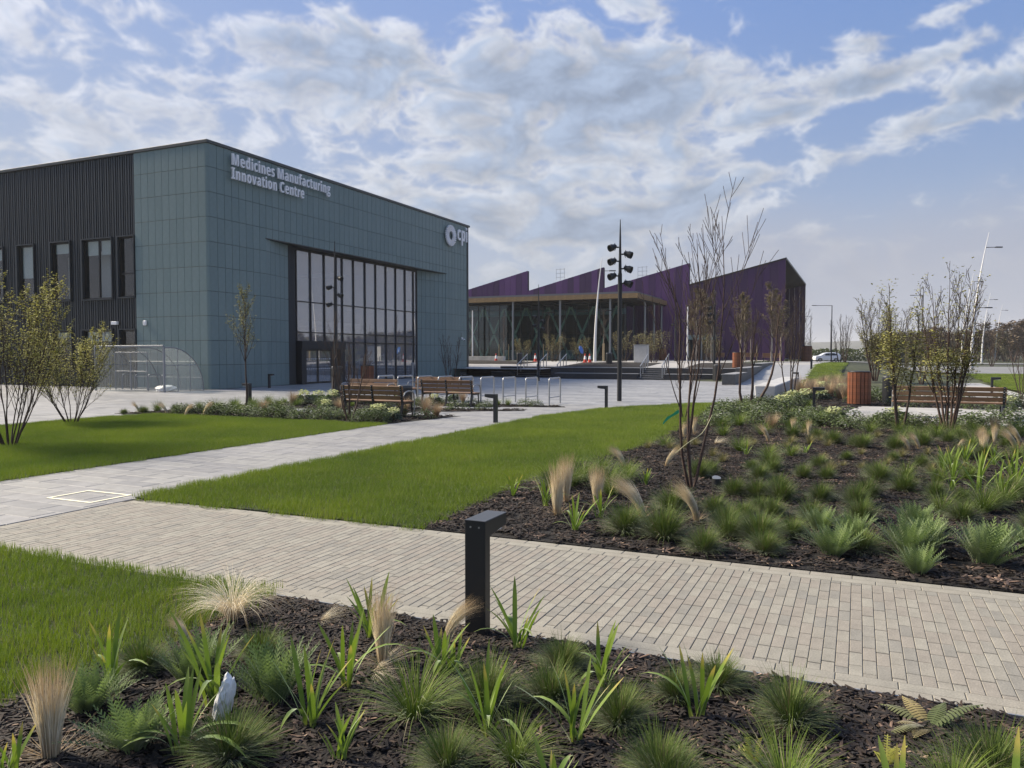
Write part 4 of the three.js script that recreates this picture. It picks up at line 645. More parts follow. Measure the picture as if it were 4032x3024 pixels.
function darkBin(s, t, y, label, h = 1.05) {
  const b = thing('cylinder_bin', label, 'litter bin', s, t, y, 0, 'dark cylindrical bins');
  part(b, 'drum', new THREE.CylinderGeometry(0.23, 0.23, h - 0.1, 24).translate(0, (h - 0.1) / 2, 0), M.charcoal); part(b, 'rim', new THREE.LatheGeometry([[0.235, h - 0.1], [0.235, h - 0.02], [0.2, h], [0.13, h - 0.02], [0, h - 0.03]].map(p => new THREE.Vector2(...p)), 24), M.charcoalTop);
}
darkBin(-19.9, 26.4, 0, 'dark cylindrical bin at the left end of the front bench', 1.2);
darkBin(-8.1, 49.6, 0, 'dark cylindrical bin against the granite wall', 1.05);
darkBin(-12.75, 20.3, 0, 'small dark bin between the two front benches', 0.75);
darkBin(1.0, 29.6, 0, 'dark post bin just right of the tall slatted bin', 0.95);
darkBin(-16.9, 55.2, 0.9, 'dark bin in the soil bed beside the terrace mast', 0.9);
darkBin(-24.6, 56.2, 0.9, 'dark bin with a pale band on the terrace beside the wide steps', 0.9);

// cycle hoops
for (let k = 0; k < 9; k++) {
  const h = thing('cycle_hoop', `stainless cycle hoop, number ${['one', 'two', 'three', 'four', 'five', 'six', 'seven', 'eight', 'nine'][k]} counted from the lawn end of the row`, 'cycle stand', -9.42 - 0.85 * k, 24.0, 0, 0, 'row of stainless cycle hoops');
  part(h, 'hoop', tube([[0, 0, 0], [0, 0.6, 0], [0, 0.82, -0.01], [0, 0.88, -0.07], [0, 0.885, -0.3], [0, 0.885, -0.75], [0, 0.88, -0.98], [0, 0.82, -1.04], [0, 0.6, -1.05], [0, 0, -1.05]], 0.026, 48, 10), M.steel); part(h, 'tapping_rail', bar([0, 0.24, 0], [0, 0.24, -1.05], 0.018), M.steel);
}
// lamp masts with spotlights
function mast(s, t, y, H, heads, label, k = 1) {
  const m = thing('light_mast', label, 'lamp post', s, t, y, 0.42, 'dark masts with clustered spotlights');
  part(m, 'pole', limb([V3(0, 0, 0), V3(0, H * 0.70, 0), V3(0, H * 0.71, 0), V3(0, H * 0.9, 0), V3(0, H, 0)], [0.085 * k, 0.075 * k, 0.06 * k, 0.035 * k, 0.012], 14), M.charcoal);
  const prof = [[0, -0.13], [0.06, -0.12], [0.09, -0.08], [0.10, 0.0], [0.125, 0.02], [0.13, 0.13], [0.118, 0.13], [0.11, 0.05], [0, 0.04]].map(p => new THREE.Vector2(p[0] * k, p[1] * k * 1.2));
  heads.forEach(([h, side], i) => { const hd = part(m, 'spotlight', new THREE.LatheGeometry(prof, 16).rotateX(0.5).rotateZ(-side * 2.0).translate(side * 0.27 * k, h, 0.04), M.black); part(hd, 'yoke', merge([bar([side * 0.05 * k, h, 0], [side * 0.2 * k, h + 0.01, 0], 0.03 * k, 0.025 * k, 8), tube([[side * 0.2 * k, h - 0.12 * k, 0], [side * 0.15 * k, h, 0], [side * 0.2 * k, h + 0.15 * k, 0.0]], 0.012 * k, 8, 6)]), M.black); });
}
const turnTo = 0.42;
mast(-7.9, 27.1, 0, 6.55, [[5.55, -1], [5.3, 1], [5.05, -1], [4.78, 1], [4.52, -1], [4.25, 1]].map(([a, b]) => [a, b]), 'tall dark mast with six spotlights rising from the plaza');
mast(-18.3, 24.2, 0, 6.0, [[4.6, 1], [4.25, -1], [3.95, 1], [3.6, -1]], 'dark spotlight mast in front of the glazed entrance', 0.72);
mast(-18.47, 45.2, 0, 6.1, [[4.05, -1], [3.8, 1], [3.5, -1], [3.3, 1]], 'thin spotlight mast before the wide steps', 0.9);
mast(-8.3, 49.6, 0, 6.0, [[4.6, -1], [4.2, -1], [3.7, -1]], 'dark spotlight mast rising behind the nearest birch stems');
mast(-16.5, 76, 1.0, 5.6, [[3.6, -1], [3.3, 1]], 'far spotlight mast under the end of the canopy');
// tall white curved masts
function whiteMast(s, t, y, H, arms, label, lean = 0.9) {
  const m = thing('street_lamp', label, 'street lamp', s, t, y, 0.42, 'tall tapering white lamp masts');
  const pts = [], rad = []; for (let k = 0; k <= 12; k++) { const f = k / 12; pts.push(V3(lean * f * f * 1.2, H * f, 0)); rad.push(lerp(0.16, 0.02, f)); }
  part(m, 'pole', limb(pts, rad, 14), M.whitePole);
  for (const [f, side] of arms) { const x = lean * f * f * 1.2, h = H * f; const head = rbx(-0.32, 0.32, -0.05, 0.05, -0.12, 0.12, 0.045, 3); head.scale(1, 1, 1); head.translate(x + side * 1.15, h + 0.02, 0); const hd = part(m, 'lamp_head', head, M.charcoal); part(hd, 'arm', bar([x, h, 0], [x + side * 0.85, h + 0.02, 0], 0.035, 0.025, 8), M.charcoal); }
}
whiteMast(9.24, 79.8, land(9, 80), 12.2, [[0.89, 1], [0.45, 1]], 'tallest white lamp mast at the far right', 1.1);
whiteMast(12.3, 115.8, land(12, 115), 12.0, [[0.91, 1], [0.42, 1]], 'second white lamp mast behind the tallest one', 1.1);
whiteMast(19.6, 156, land(19, 156), 12.2, [[0.9, 1], [0.35, 1]], 'farthest white lamp mast on the right', 1.1);
whiteMast(27, 195, land(27, 195), 12.2, [[0.9, 1], [0.4, 1]], 'smallest white lamp mast, farthest away on the right', 1.1);
whiteMast(24.5, 104, land(24, 104), 12.0, [[0.9, 1], [0.4, 1]], 'white lamp mast near the right edge of the view', 1.1);
whiteMast(-23.0, 70.5, 1.0, 9.9, [[0.87, 1], [0.49, 1]], 'white tapering mast standing in front of the glass pavilion', 0.55);
function postLamp(s, t, y, H, mat, label, side = 1, arm = 0.9) { const m = thing('street_lamp', label, 'street lamp', s, t, y, 0.42, 'slim single arm lamp posts'); part(m, 'pole', bar([0, 0, 0], [0, H, 0], 0.08, 0.05, 10), mat); const hd = part(m, 'lamp_head', rbx(-0.3, 0.3, -0.04, 0.04, -0.1, 0.1, 0.035, 2).translate(side * (arm + 0.1), H - 0.02, 0), M.charcoal); part(hd, 'arm', bar([0, H - 0.03, 0], [side * arm, H - 0.03, 0], 0.03, 0.03, 8), mat); }
postLamp(-37.4, 73.0, 1.0, 5.4, M.whitePole, 'short white lamp post at the left of the pavilion', 1, 0.1);
postLamp(-14.6, 72.5, 1.0, 5.2, M.whitePole, 'white lamp post in front of the purple wall', 1, 0.1);
postLamp(-15.4, 84, 1.0, 6.0, M.galv, 'grey lamp post with its arm to the left under the canopy end', -1, 0.8);
postLamp(-3.2, 108, 0.4, 7.6, M.charcoal, 'dark lamp post with a long arm to the left, beside the parked car', -1, 2.2);
postLamp(8.0, 120, 0.3, 9.5, M.charcoal, 'dark lamp post among the bare trees on the right', -1, 1.4);
postLamp(-6.9, 130.4, 0.5, 7.2, M.galv, 'lamp on the outer corner of the purple building', -1, 0.9);
for (const [s, t, h, w] of [[-4.6, 150, 7.5, 'leftmost of three'], [-3.0, 152, 8.6, 'middle of three'], [-2.2, 158, 8.4, 'rightmost of three']]) { const m = thing('flag_pole', `thin bare pole behind the parked white car, ${w}`, 'pole', s, t, 0.35, 0, 'thin bare poles'); part(m, 'pole', bar([0, 0, 0], [0, h, 0], 0.06, 0.04, 8), M.charcoal); part(m, 'base', bar([0, 0, 0], [0, 0.12, 0], 0.12, 0.1, 8), M.charcoal); }
// small items on the terrace
function cone(s, t, y, label) { const c = thing('traffic_cone', label, 'traffic cone', s, t, y, 0, 'traffic cones'); part(c, 'base', rbx(-0.2, 0.2, 0, 0.04, -0.2, 0.2, 0.01, 1), M.coneOrange); part(c, 'body', new THREE.LatheGeometry([[0.15, 0.04], [0.035, 0.75], [0.0, 0.75]].map(p => new THREE.Vector2(...p)), 16), M.coneOrange); part(c, 'sleeve', new THREE.LatheGeometry([[0.115, 0.28], [0.07, 0.56]].map(p => new THREE.Vector2(...p)), 16), M.white); }
cone(-29.7, 62.6, 1.03, 'traffic cone nearest the green building'); cone(-26.3, 63.6, 1.03, 'traffic cone on the terrace left of the steps'); cone(-20.4, 60.0, 1.0, 'left traffic cone of the pair behind the wide steps'); cone(-20.1, 60.3, 1.0, 'right traffic cone of the pair behind the wide steps');
{
  const g = thing('road_sign', 'round blue road sign leaning beside the traffic cones', 'road sign', -20.4, 59.0, 1.0, 1.45); const d = part(g, 'disc', new THREE.CylinderGeometry(0.33, 0.33, 0.03, 28).rotateX(Math.PI / 2).rotateX(-0.3).translate(0, 1.05, 0), M.signBlue); part(d, 'arrow', merge([bx(-0.04, 0.04, -0.2, 0.1, -0.022, -0.02), bx(-0.04, 0.04, -0.02, 0.2, -0.022, -0.02).rotateZ(0.7).translate(0.07, -0.1, 0)]).rotateY(Math.PI).rotateX(-0.3).translate(0, 1.05, 0.0), M.white); part(g, 'frame', merge([bar([-0.2, 0, 0.1], [0, 0.9, 0], 0.015), bar([0.2, 0, 0.1], [0, 0.9, 0], 0.015), bar([0, 0, -0.4], [0, 0.9, 0], 0.015)]), M.black);
  const c = thing('utility_cabinet', 'pale grey utility cabinet on the terrace beside the tall mast', 'cabinet', -16.1, 61.5, 1.0); part(c, 'body', rbx(-0.55, 0.55, 0, 1.42, -0.3, 0.3, 0.015, 1), M.paleConcrete); part(c, 'lid', rbx(-0.58, 0.58, 1.42, 1.48, -0.33, 0.33, 0.01, 1), M.galv); part(c, 'door', rbx(-0.5, -0.01, 0.08, 1.36, -0.312, -0.302, 0.004, 1), M.paleConcrete); part(c, 'door', rbx(0.01, 0.5, 0.08, 1.36, -0.312, -0.302, 0.004, 1), M.paleConcrete);
  const k = thing('parking_post', 'slim steel post on the plaza left of the cycle hoops', 'post', -22.1, 36, 0); part(k, 'post', bar([0, 0, 0], [0, 1.15, 0], 0.06, 0.06, 10), M.galv); part(k, 'head', rbx(-0.08, 0.08, 1.1, 1.24, -0.06, 0.06, 0.02, 2), M.galv);
  const sg = thing('panel_board', 'grey information board between two timber posts beyond the slatted bin', 'sign board', 2.6, 73, land(2, 73)); part(sg, 'board', rbx(-1.0, 1.0, 0.3, 2.3, -0.05, 0.05, 0.03, 1), M.midGranite); for (const x of [-1.15, 1.15]) part(sg, 'post', rbx(x - 0.14, x + 0.14, 0, 2.4, -0.14, 0.14, 0.02, 1), M.stake);
}
for (const [s, t, y, l] of [[-14, 84, 1.0, 'far wooden bench against the purple wall, nearest the pavilion'], [-10.8, 86, 1.0, 'far wooden bench in the middle of the purple wall'], [-8.4, 86.5, 0.95, 'far wooden bench nearest the purple building corner']]) { const b = thing('park_bench', l, 'bench', s, t, y, 0, 'far benches by the purple wall'); part(b, 'seat', rbx(-1, 1, 0.38, 0.46, -0.25, 0.25, 0.02, 1), M.benchWood[1]); part(b, 'backrest', rbx(-1, 1, 0.5, 0.85, 0.22, 0.27, 0.02, 1).translate(0, 0, -0.0), M.benchWood[1]); for (const x of [-0.85, 0.85]) part(b, 'leg', bx(x - 0.04, x + 0.04, 0, 0.38, -0.22, 0.22), M.charcoal); }

// cycle shelter
{
  const S = thing('cycle_shelter', 'galvanised cycle shelter with mesh gates and a clear curved roof', 'shelter', -32.5, 24.85, 0), L = 4.4, D = 2.25, Hh = 2.0;
  const arch = x => { const p = []; for (let k = 0; k <= 12; k++) { const a = k / 12 * Math.PI / 2; p.push([x, Hh * Math.cos(a) * 1.0, -(0.35 + (D - 0.35) * Math.sin(a))]); } return [[x, Hh, 0], [x, Hh, -0.2], ...p]; };
  for (const x of [0, 1.47, 2.93, L]) part(S, 'arch', tube(arch(x), 0.025, 40, 8), M.galv);
  for (const x of [0, L]) part(S, 'post', rbx(x - 0.04, x + 0.04, 0, Hh + 0.02, -0.04, 0.04, 0.008, 1), M.galv);
  part(S, 'beam', rbx(0, L, Hh + 0.021, Hh + 0.1, -0.05, 0.05, 0.01, 1), M.galv);
  for (const [y, t] of [[1.35, 1.75], [0.6, 2.15], [0.03, 2.24]]) part(S, 'purlin', bar([0, y, -t], [L, y, -t], 0.02), M.galv);
  for (let k = 0; k < 3; k++) { const pos = [], idx = []; for (let j = 0; j <= 12; j++) { const a = j / 12 * Math.PI / 2, y = Hh * Math.cos(a), t = 0.35 + (D - 0.35) * Math.sin(a); pos.push(k * 1.467 + 0.03, y, -t, (k + 1) * 1.467 - 0.03, y, -t); if (j < 12) { const b = j * 2; idx.push(b, b + 1, b + 2, b + 2, b + 1, b + 3); } } const g = new THREE.BufferGeometry(); g.setAttribute('position', new THREE.Float32BufferAttribute(pos, 3)); g.setIndex(idx); g.computeVertexNormals(); part(S, 'roof_sheet', g, M.polySheet); }
  for (const x of [-0.008, L + 0.008]) { const s = new THREE.Shape(); s.moveTo(0.05, 0.05); s.lineTo(0.05, Hh - 0.03); s.lineTo(0.35, Hh - 0.03); for (let k = 1; k <= 12; k++) { const a = k / 12 * Math.PI / 2; s.lineTo(0.35 + (D - 0.4) * Math.sin(a), Math.max(0.05, (Hh - 0.03) * Math.cos(a))); } s.closePath(); const g = new THREE.ExtrudeGeometry(s, { depth: 0.004, bevelEnabled: false }); g.rotateY(Math.PI / 2); g.translate(x, 0, 0); part(S, 'end_sheet', g, M.polySheet); for (const t of [0.75, 1.45]) part(S, 'end_bar', bar([x, 0, -t], [x, Hh * Math.sqrt(1 - Math.pow((t - 0.35) / (D - 0.35), 2)), -t], 0.018), M.galv); part(S, 'end_bar', bar([x, 1.2, 0], [x, 1.2, -1.8], 0.015), M.galv); }
  const mesh = (a, b, t) => { const g = []; for (let x = a + 0.05; x < b; x += 0.05) g.push(bx(x - 0.0025, x + 0.0025, 0.1, 1.75, t, t + 0.005)); for (let y = 0.1; y < 1.76; y += 0.05) g.push(bx(a, b, y - 0.0025, y + 0.0025, t + 0.006, t + 0.011)); return merge(g); };
  for (const [a, b] of [[1.25, 2.25], [2.27, 3.3]]) { const gt = part(S, 'gate', merge([bar([a, 0.08, -0.05], [a, 1.78, -0.05], 0.022), bar([b, 0.08, -0.05], [b, 1.78, -0.05], 0.022), bar([a, 1.78, -0.05], [b, 1.78, -0.05], 0.022), bar([a, 0.08, -0.05], [b, 0.08, -0.05], 0.022), bar([a, 0.92, -0.05], [b, 0.92, -0.05], 0.022)]), M.galv); part(gt, 'mesh', mesh(a, b, 0.05), M.galv); }
  part(S, 'side_mesh', mesh(3.32, L - 0.03, 0.02), M.galv);
  for (const x of [0.9, 1.75, 2.6, 3.45]) part(S, 'cycle_stand', tube([[x, 0, -0.7], [x, 0.6, -0.7], [x, 0.74, -0.76], [x, 0.76, -0.9], [x, 0.76, -1.2], [x, 0.74, -1.32], [x, 0.6, -1.38], [x, 0, -1.38]], 0.024, 30, 8), M.galv);
  const bag = new THREE.IcosahedronGeometry(0.5, 4), p = bag.attributes.position; for (let i = 0; i < p.count; i++) { const x = p.getX(i), y = p.getY(i), z = p.getZ(i), n = 1 + 0.35 * fbm(x * 3 + 2, y * 3 + z * 2.2, 4); p.setXYZ(i, x * n * 1.1, Math.max(0, (y * n + 0.25) * 0.38 + Math.max(0, x) * 0.16), z * n * 0.6); } bag.computeVertexNormals();
  const bg = one('white_sack', bag, M.white, 'crumpled white sacks lying in the cycle shelter', 'sack'); bg.position.set(-28.9, 0.0, -25.6);
}
// parked car
{
  const A = thing('parked_car', 'white hatchback car parked beyond the purple building', 'car', -4.9, 141.2, land(-5, 141) + 0.02, 0.35), k = 1;
  const sh = new THREE.Shape(); [[-2.05, 0.32], [-2.08, 0.62], [-1.98, 0.86], [-1.2, 0.99], [-0.5, 1.38], [0.0, 1.5], [1.1, 1.5], [1.72, 1.36], [2.02, 1.02], [2.08, 0.7], [2.05, 0.34], [1.72, 0.30], [1.6, 0.55], [1.27, 0.67], [0.94, 0.55], [0.82, 0.28], [-0.88, 0.28], [-1.0, 0.55], [-1.33, 0.67], [-1.66, 0.55], [-1.78, 0.30]].forEach((p, i) => i ? sh.lineTo(...p) : sh.moveTo(...p)); sh.closePath();
  const g = new THREE.ExtrudeGeometry(sh, { depth: 1.56, bevelEnabled: true, bevelThickness: 0.1, bevelSize: 0.06, bevelSegments: 3 }); g.translate(0, 0, -0.78); const p = g.attributes.position; for (let i = 0; i < p.count; i++) { const y = p.getY(i); if (y > 0.95) p.setZ(i, p.getZ(i) * (1 - 0.28 * (y - 0.95) / 0.6)); } g.computeVertexNormals(); part(A, 'body', g, M.carWhite);
  for (const side of [-1, 1]) { for (const pts of [[[-0.85, 1.03], [-0.35, 1.36], [0.25, 1.42], [0.25, 1.03]], [[0.32, 1.03], [0.32, 1.42], [1.0, 1.42], [1.5, 1.2], [1.55, 1.06]]]) { const s = new THREE.Shape(pts.map(q => new THREE.Vector2(...q))), w = new THREE.ExtrudeGeometry(s, { depth: 0.01, bevelEnabled: false }), q = w.attributes.position; for (let i = 0; i < q.count; i++) q.setZ(i, side * (0.885 * (1 - 0.28 * (q.getY(i) - 0.95) / 0.6) + 0.006 + q.getZ(i))); w.computeVertexNormals(); part(A, 'side_window', w, M.carGlass); } for (const x of [-1.33, 1.27]) { const wh = part(A, 'wheel', new THREE.TorusGeometry(0.25, 0.085, 10, 24).translate(x, 0.33, side * 0.78), M.tyre); part(wh, 'rim', new THREE.CylinderGeometry(0.2, 0.2, 0.06, 20).rotateX(Math.PI / 2).translate(x, 0.33, side * 0.82), M.galv); } part(A, 'mirror', rbx(-0.72, -0.55, 1.0, 1.12, -0.07, 0.07, 0.03, 2).translate(0, 0, side * 0.98), M.carWhite); part(A, 'headlight', rbx(-2.12, -1.8, 0.72, 0.84, -0.16, 0.16, 0.03, 2).translate(0, 0, side * 0.66), M.glassClear); part(A, 'tail_light', rbx(1.95, 2.12, 0.84, 1.1, -0.12, 0.12, 0.03, 2).translate(0, 0, side * 0.68), std(C(0.35, 0.01, 0.01), 0.3)); }
  part(A, 'windscreen', (() => { const s = new THREE.PlaneGeometry(1.3, 0.82); s.rotateY(-Math.PI / 2); s.rotateZ(-0.5 - 0.56); s.translate(-0.9, 1.22, 0); return s; })(), M.carGlass);
}

// ---------------------------------------------------------------- trees
function growTree(seed, o) {
  const r = rng(seed), wood = [], twig = [], tips = [];
  const { levels = 2, kids = [7, 5], ratio = [0.45, 0.5], angle = [0.55, 0.6], up = 0.25, wander = 0.08, sides = [7, 5, 4], start = 0.3, minR = 0.0035 } = o;
  function limbAt(p, dir, len, rad, lev, ctrl) {
    const n = lev === 0 ? 9 : lev === 1 ? 6 : 4, pts = [p.clone()], rads = [rad], d = dir.clone(), q = p.clone();
    if (ctrl) { const c = smoothPts(ctrl, n); for (let i = 1; i <= n; i++) { pts.push(c[i].clone().add(V3((r() - 0.5) * 0.03, 0, (r() - 0.5) * 0.03))); rads.push(Math.max(minR, rad * (1 - 0.88 * i / n))); } pts[0].copy(c[0]); }
    else for (let i = 1; i <= n; i++) { d.add(V3((r() - 0.5) * 2 * wander, up * 0.5 / n + (r() - 0.5) * wander, (r() - 0.5) * 2 * wander)); d.normalize(); q.addScaledVector(d, len / n); pts.push(q.clone()); rads.push(Math.max(minR, rad * (1 - 0.85 * i / n))); }
    (lev < (o.woodLevels ?? 1) ? wood : twig).push(limb(pts, rads, sides[lev]));
    if (lev >= 1) for (let i = 1; i <= n; i++) if (i >= n / 2 || lev === levels) tips.push([pts[i], new THREE.Vector3().subVectors(pts[i], pts[i - 1]).normalize()]);
    if (lev >= levels) return;
    const kn = Math.round(kids[lev] * (0.8 + 0.4 * r()));
    for (let k = 0; k < kn; k++) {
      const f = lerp(lev === 0 ? start : 0.2, 0.97, (k + r() * 0.8) / kn), i = Math.min(n - 1, Math.floor(f * n)), base = pts[i].clone().lerp(pts[i + 1], f * n - i), ax = new THREE.Vector3().subVectors(pts[i + 1], pts[i]).normalize();
      const yaw = r() * 6.283, perp = V3(Math.cos(yaw), 0, Math.sin(yaw)); perp.addScaledVector(ax, -perp.dot(ax)).normalize(); const an = angle[lev] * (0.7 + 0.6 * r()); const nd = ax.clone().multiplyScalar(Math.cos(an)).addScaledVector(perp, Math.sin(an)).add(V3(0, up, 0)).normalize();
      limbAt(base, nd, len * ratio[lev] * (lev === 0 ? 1.25 - 0.95 * f : 1.1 - 0.5 * f) * (0.7 + 0.5 * r()), Math.max(minR, rads[i] * 0.5), lev + 1);
    }
  }
  for (const st of o.stems) { const c = st.map(p => V3(...p)); let L = 0; for (let i = 1; i < c.length; i++) L += c[i].distanceTo(c[i - 1]); limbAt(c[0], V3(0, 1, 0), L, o.radius, 0, st); }
  const B = new Blades(), lf = o.leaves;
  if (lf) for (const [p, d] of tips) for (let k = 0; k < lf.per; k++) { if (lf.test && !lf.test(p, r)) continue; const c = mixc(lf.a, lf.b, r()), s = lf.size * (0.6 + 0.8 * r()), a = r() * 6.283, e = (r() - 0.5) * 1.6, sp = lf.spread, x = p.x + (r() - 0.5) * sp, y = p.y + (r() - 0.5) * sp, z = p.z + (r() - 0.5) * sp, ux = Math.cos(a) * s, uz = Math.sin(a) * s, vx = -Math.sin(a) * Math.cos(e) * s * 0.6, vy = Math.sin(e) * s * 0.6 + s * 0.3, vz = Math.cos(a) * Math.cos(e) * s * 0.6; B.quad([x, y, z], [x + ux * 0.5 + vx, y + vy * 0.5, z + uz * 0.5 + vz], [x + ux, y + vy, z + uz], [x + ux * 0.5 - vx, y + vy * 0.5 + s * 0.1, z + uz * 0.5 - vz], c); }
  return { wood: merge(wood), twig: twig.length ? merge(twig) : null, leaves: lf && B.i.length ? B.build() : null };
}
function plantTree(name, label, s, t, y, geo, bark, twigMat, group, turn = 0.42, k = 1) {
  const T = thing(name, label, 'tree', s, t, y, turn, group); T.scale.setScalar(k); part(T, 'trunk', geo.wood, bark); if (geo.twig) part(T, 'branches', geo.twig, twigMat ?? bark); if (geo.leaves) part(T, 'leaves', geo.leaves, M.leaf); return T;
}
const fan = (n, h, spread, seed, base = 0.06) => { const r = rng(seed), out = []; for (let k = 0; k < n; k++) { const a = (k + 0.5 * r()) / n * 6.283, e = spread * (0.6 + 0.5 * r()), H = h * (0.8 + 0.25 * r()), cx = Math.cos(a), cz = Math.sin(a); out.push([[cx * base, 0, cz * base], [cx * (base + e * 0.4), H * 0.3, cz * (base + e * 0.4)], [cx * (base + e * 0.72), H * 0.65, cz * (base + e * 0.72)], [cx * (base + e), H, cz * (base + e)]]); } return out; };
const budLeaves = (per, size, o = {}) => ({ per, size, spread: 0.05, a: [0.16, 0.19, 0.035], b: [0.28, 0.27, 0.07], ...o });
// the young multi-stem birch right of centre
{
  const T = plantTree('birch_tree', 'young bare birch with several reddish stems rising from the mulch bed', -1.9, 9.75, 0, growTree(21, { stems: [[[-0.03, 0, 0], [-0.13, 0.5, 0.05], [-0.19, 1.49, 0.1], [-0.17, 2.15, 0.08], [-0.40, 3.0, 0.02]], [[0.0, 0, 0.03], [-0.06, 0.6, 0.1], [0.02, 1.37, 0.16], [0.06, 2.2, 0.2], [-0.02, 3.1, 0.22]], [[0.04, 0, -0.02], [0.24, 0.85, -0.08], [0.38, 1.72, -0.1], [0.43, 2.55, -0.14], [0.41, 3.45, -0.16]], [[0.01, 0, -0.05], [-0.02, 0.7, -0.12], [0.03, 1.5, -0.2], [0.16, 2.1, -0.32], [0.42, 3.0, -0.42]]], radius: 0.021, kids: [9, 4], ratio: [0.5, 0.42], angle: [0.55, 0.5], up: 0.4, start: 0.38, wander: 0.05, minR: 0.003 }), M.barkRed, M.bark);
  const q = one('plant_ribbon', (() => { const B = new Blades(), c = [1, 1, 1]; B.ribbon([[0, 0, 0], [-0.06, -0.02, 0.02], [-0.12, -0.06, 0.02], [-0.19, -0.10, 0.05], [-0.24, -0.16, 0.05]], [0.035, 0.05, 0.03, 0.05, 0.03], [[0, 1, 0.3]], [c]); return B.build(); })(), M.ribbon, 'green ribbon tied to a stem of the nearest birch', 'ribbon'); q.position.set(-2.05, 0.98, -9.82); q.rotation.y = 0.42;
  const rp = one('tie_rope', tube([[0.27, 0.93, -0.05], [0.1, 0.72, 0.12], [-0.1, 0.60, 0.2], [-0.25, 0.48, 0.22]], 0.0035, 24, 6), M.rope, 'pale rope strung low between the nearest birch stems', 'rope'); rp.position.set(-1.9, 0, -9.75); rp.rotation.y = 0.42;
}
const leafyLow = { per: 14, size: 0.045, spread: 0.3, a: [0.17, 0.18, 0.03], b: [0.33, 0.31, 0.07], test: (p, r) => p.y < 1.7 ? r() < 0.8 : r() < 0.05 };
plantTree('birch_tree', 'clump of birch stems in young yellow leaf in front of the right hand bench', 1.85, 19.6, 0, growTree(31, { stems: fan(6, 3.5, 0.55, 4, 0.08), radius: 0.03, kids: [13, 5], ratio: [0.42, 0.45], angle: [0.5, 0.6], up: 0.4, start: 0.18, leaves: leafyLow }), M.barkRed, M.bark);
plantTree('birch_tree', 'slim pair of birch stems left of the right hand bench', 0.85, 18.6, 0, growTree(32, { stems: fan(3, 3.15, 0.3, 9, 0.05), radius: 0.028, kids: [10, 4], ratio: [0.33, 0.42], angle: [0.45, 0.6], up: 0.42, start: 0.25, leaves: { ...leafyLow, test: (p, r) => p.y < 2.0 ? r() < 0.5 : r() < 0.22 } }), M.bark, M.bark);
plantTree('birch_tree', 'birch with two pale trunks at the lawn edge before the white concrete seat', -3.0, 24.4, 0, growTree(33, { stems: [[[-0.2, 0, 0], [-0.32, 0.6, 0], [-0.28, 1.6, 0.05], [-0.5, 2.6, 0.1], [-0.55, 3.6, 0.1]], [[0.15, 0, 0], [0.55, 0.8, 0], [0.8, 1.7, -0.1], [0.85, 2.6, -0.1], [1.0, 3.7, -0.1]], [[0, 0, 0.1], [0.05, 1, 0.1], [0.0, 2, 0.2], [0.15, 3, 0.3]]], radius: 0.05, kids: [11, 6], ratio: [0.36, 0.45], angle: [0.55, 0.6], up: 0.32, start: 0.35 }), M.barkRed, M.bark);
plantTree('birch_tree', 'dark thin stemmed tree beside the white concrete seat', -2.25, 29.6, 0, growTree(34, { stems: fan(4, 4.0, 0.6, 3, 0.1), radius: 0.03, kids: [12, 6], ratio: [0.36, 0.45], angle: [0.55, 0.6], up: 0.35, start: 0.32 }), M.bark, M.bark);
const budding = { per: 3, size: 0.03, spread: 0.05, a: [0.28, 0.28, 0.05], b: [0.50, 0.48, 0.14] };
plantTree('budding_shrub', 'large multi-stem shrub in yellow bud at the left edge', -14.25, 9.1, 0, growTree(41, { stems: fan(12, 2.9, 1.0, 6, 0.1), radius: 0.014, kids: [14, 5], ratio: [0.44, 0.42], angle: [0.5, 0.6], up: 0.4, start: 0.22, leaves: budding }), M.bark, M.bark, 'budding shrubs on the left lawn');
plantTree('budding_shrub', 'smaller budding shrub behind the large one on the left lawn', -17.5, 12.7, 0, growTree(42, { stems: fan(11, 2.2, 1.0, 16, 0.12), radius: 0.013, kids: [14, 5], ratio: [0.44, 0.42], angle: [0.55, 0.6], up: 0.35, start: 0.2, leaves: { ...budding, size: 0.032 } }), M.bark, M.bark, 'budding shrubs on the left lawn');
plantTree('young_tree', 'slim young tree in pale green leaf standing before the green panels', -17.84, 18.95, 0, growTree(43, { stems: [[[0, 0, 0], [0.02, 1, 0], [-0.01, 2.2, 0.02], [0.02, 3.6, 0]]], radius: 0.036, kids: [20, 6], ratio: [0.40, 0.42], angle: [0.62, 0.6], up: 0.4, start: 0.42, leaves: { per: 3, size: 0.04, spread: 0.09, a: [0.15, 0.17, 0.05], b: [0.26, 0.25, 0.09] } }), M.bark, M.bark);
plantTree('young_tree', 'bare young tree with a red tie beside the dark cylindrical bin', -16.74, 22.0, 0, growTree(44, { stems: [[[0, 0, 0], [0.02, 1, 0], [0.0, 1.7, 0.02], [0.1, 3.2, 0]]], radius: 0.04, kids: [12, 5], ratio: [0.34, 0.45], angle: [0.75, 0.6], up: 0.3, start: 0.45 }), M.bark, M.bark);
plantTree('bare_shrub', 'bare reddish multi-stem shrub in front of the left slatted bench', -11.75, 16.1, 0, growTree(45, { stems: fan(6, 2.1, 0.42, 8, 0.06), radius: 0.022, kids: [8, 5], ratio: [0.38, 0.45], angle: [0.5, 0.55], up: 0.4, start: 0.4 }), M.barkRed, M.bark);
plantTree('bare_shrub', 'bare shrub against the far end of the green building', -19.2, 35.0, 0, growTree(46, { stems: fan(6, 2.6, 0.6, 12, 0.1), radius: 0.025, kids: [9, 4], ratio: [0.34, 0.45], angle: [0.45, 0.5], up: 0.4, start: 0.3 }), M.bark, M.bark);
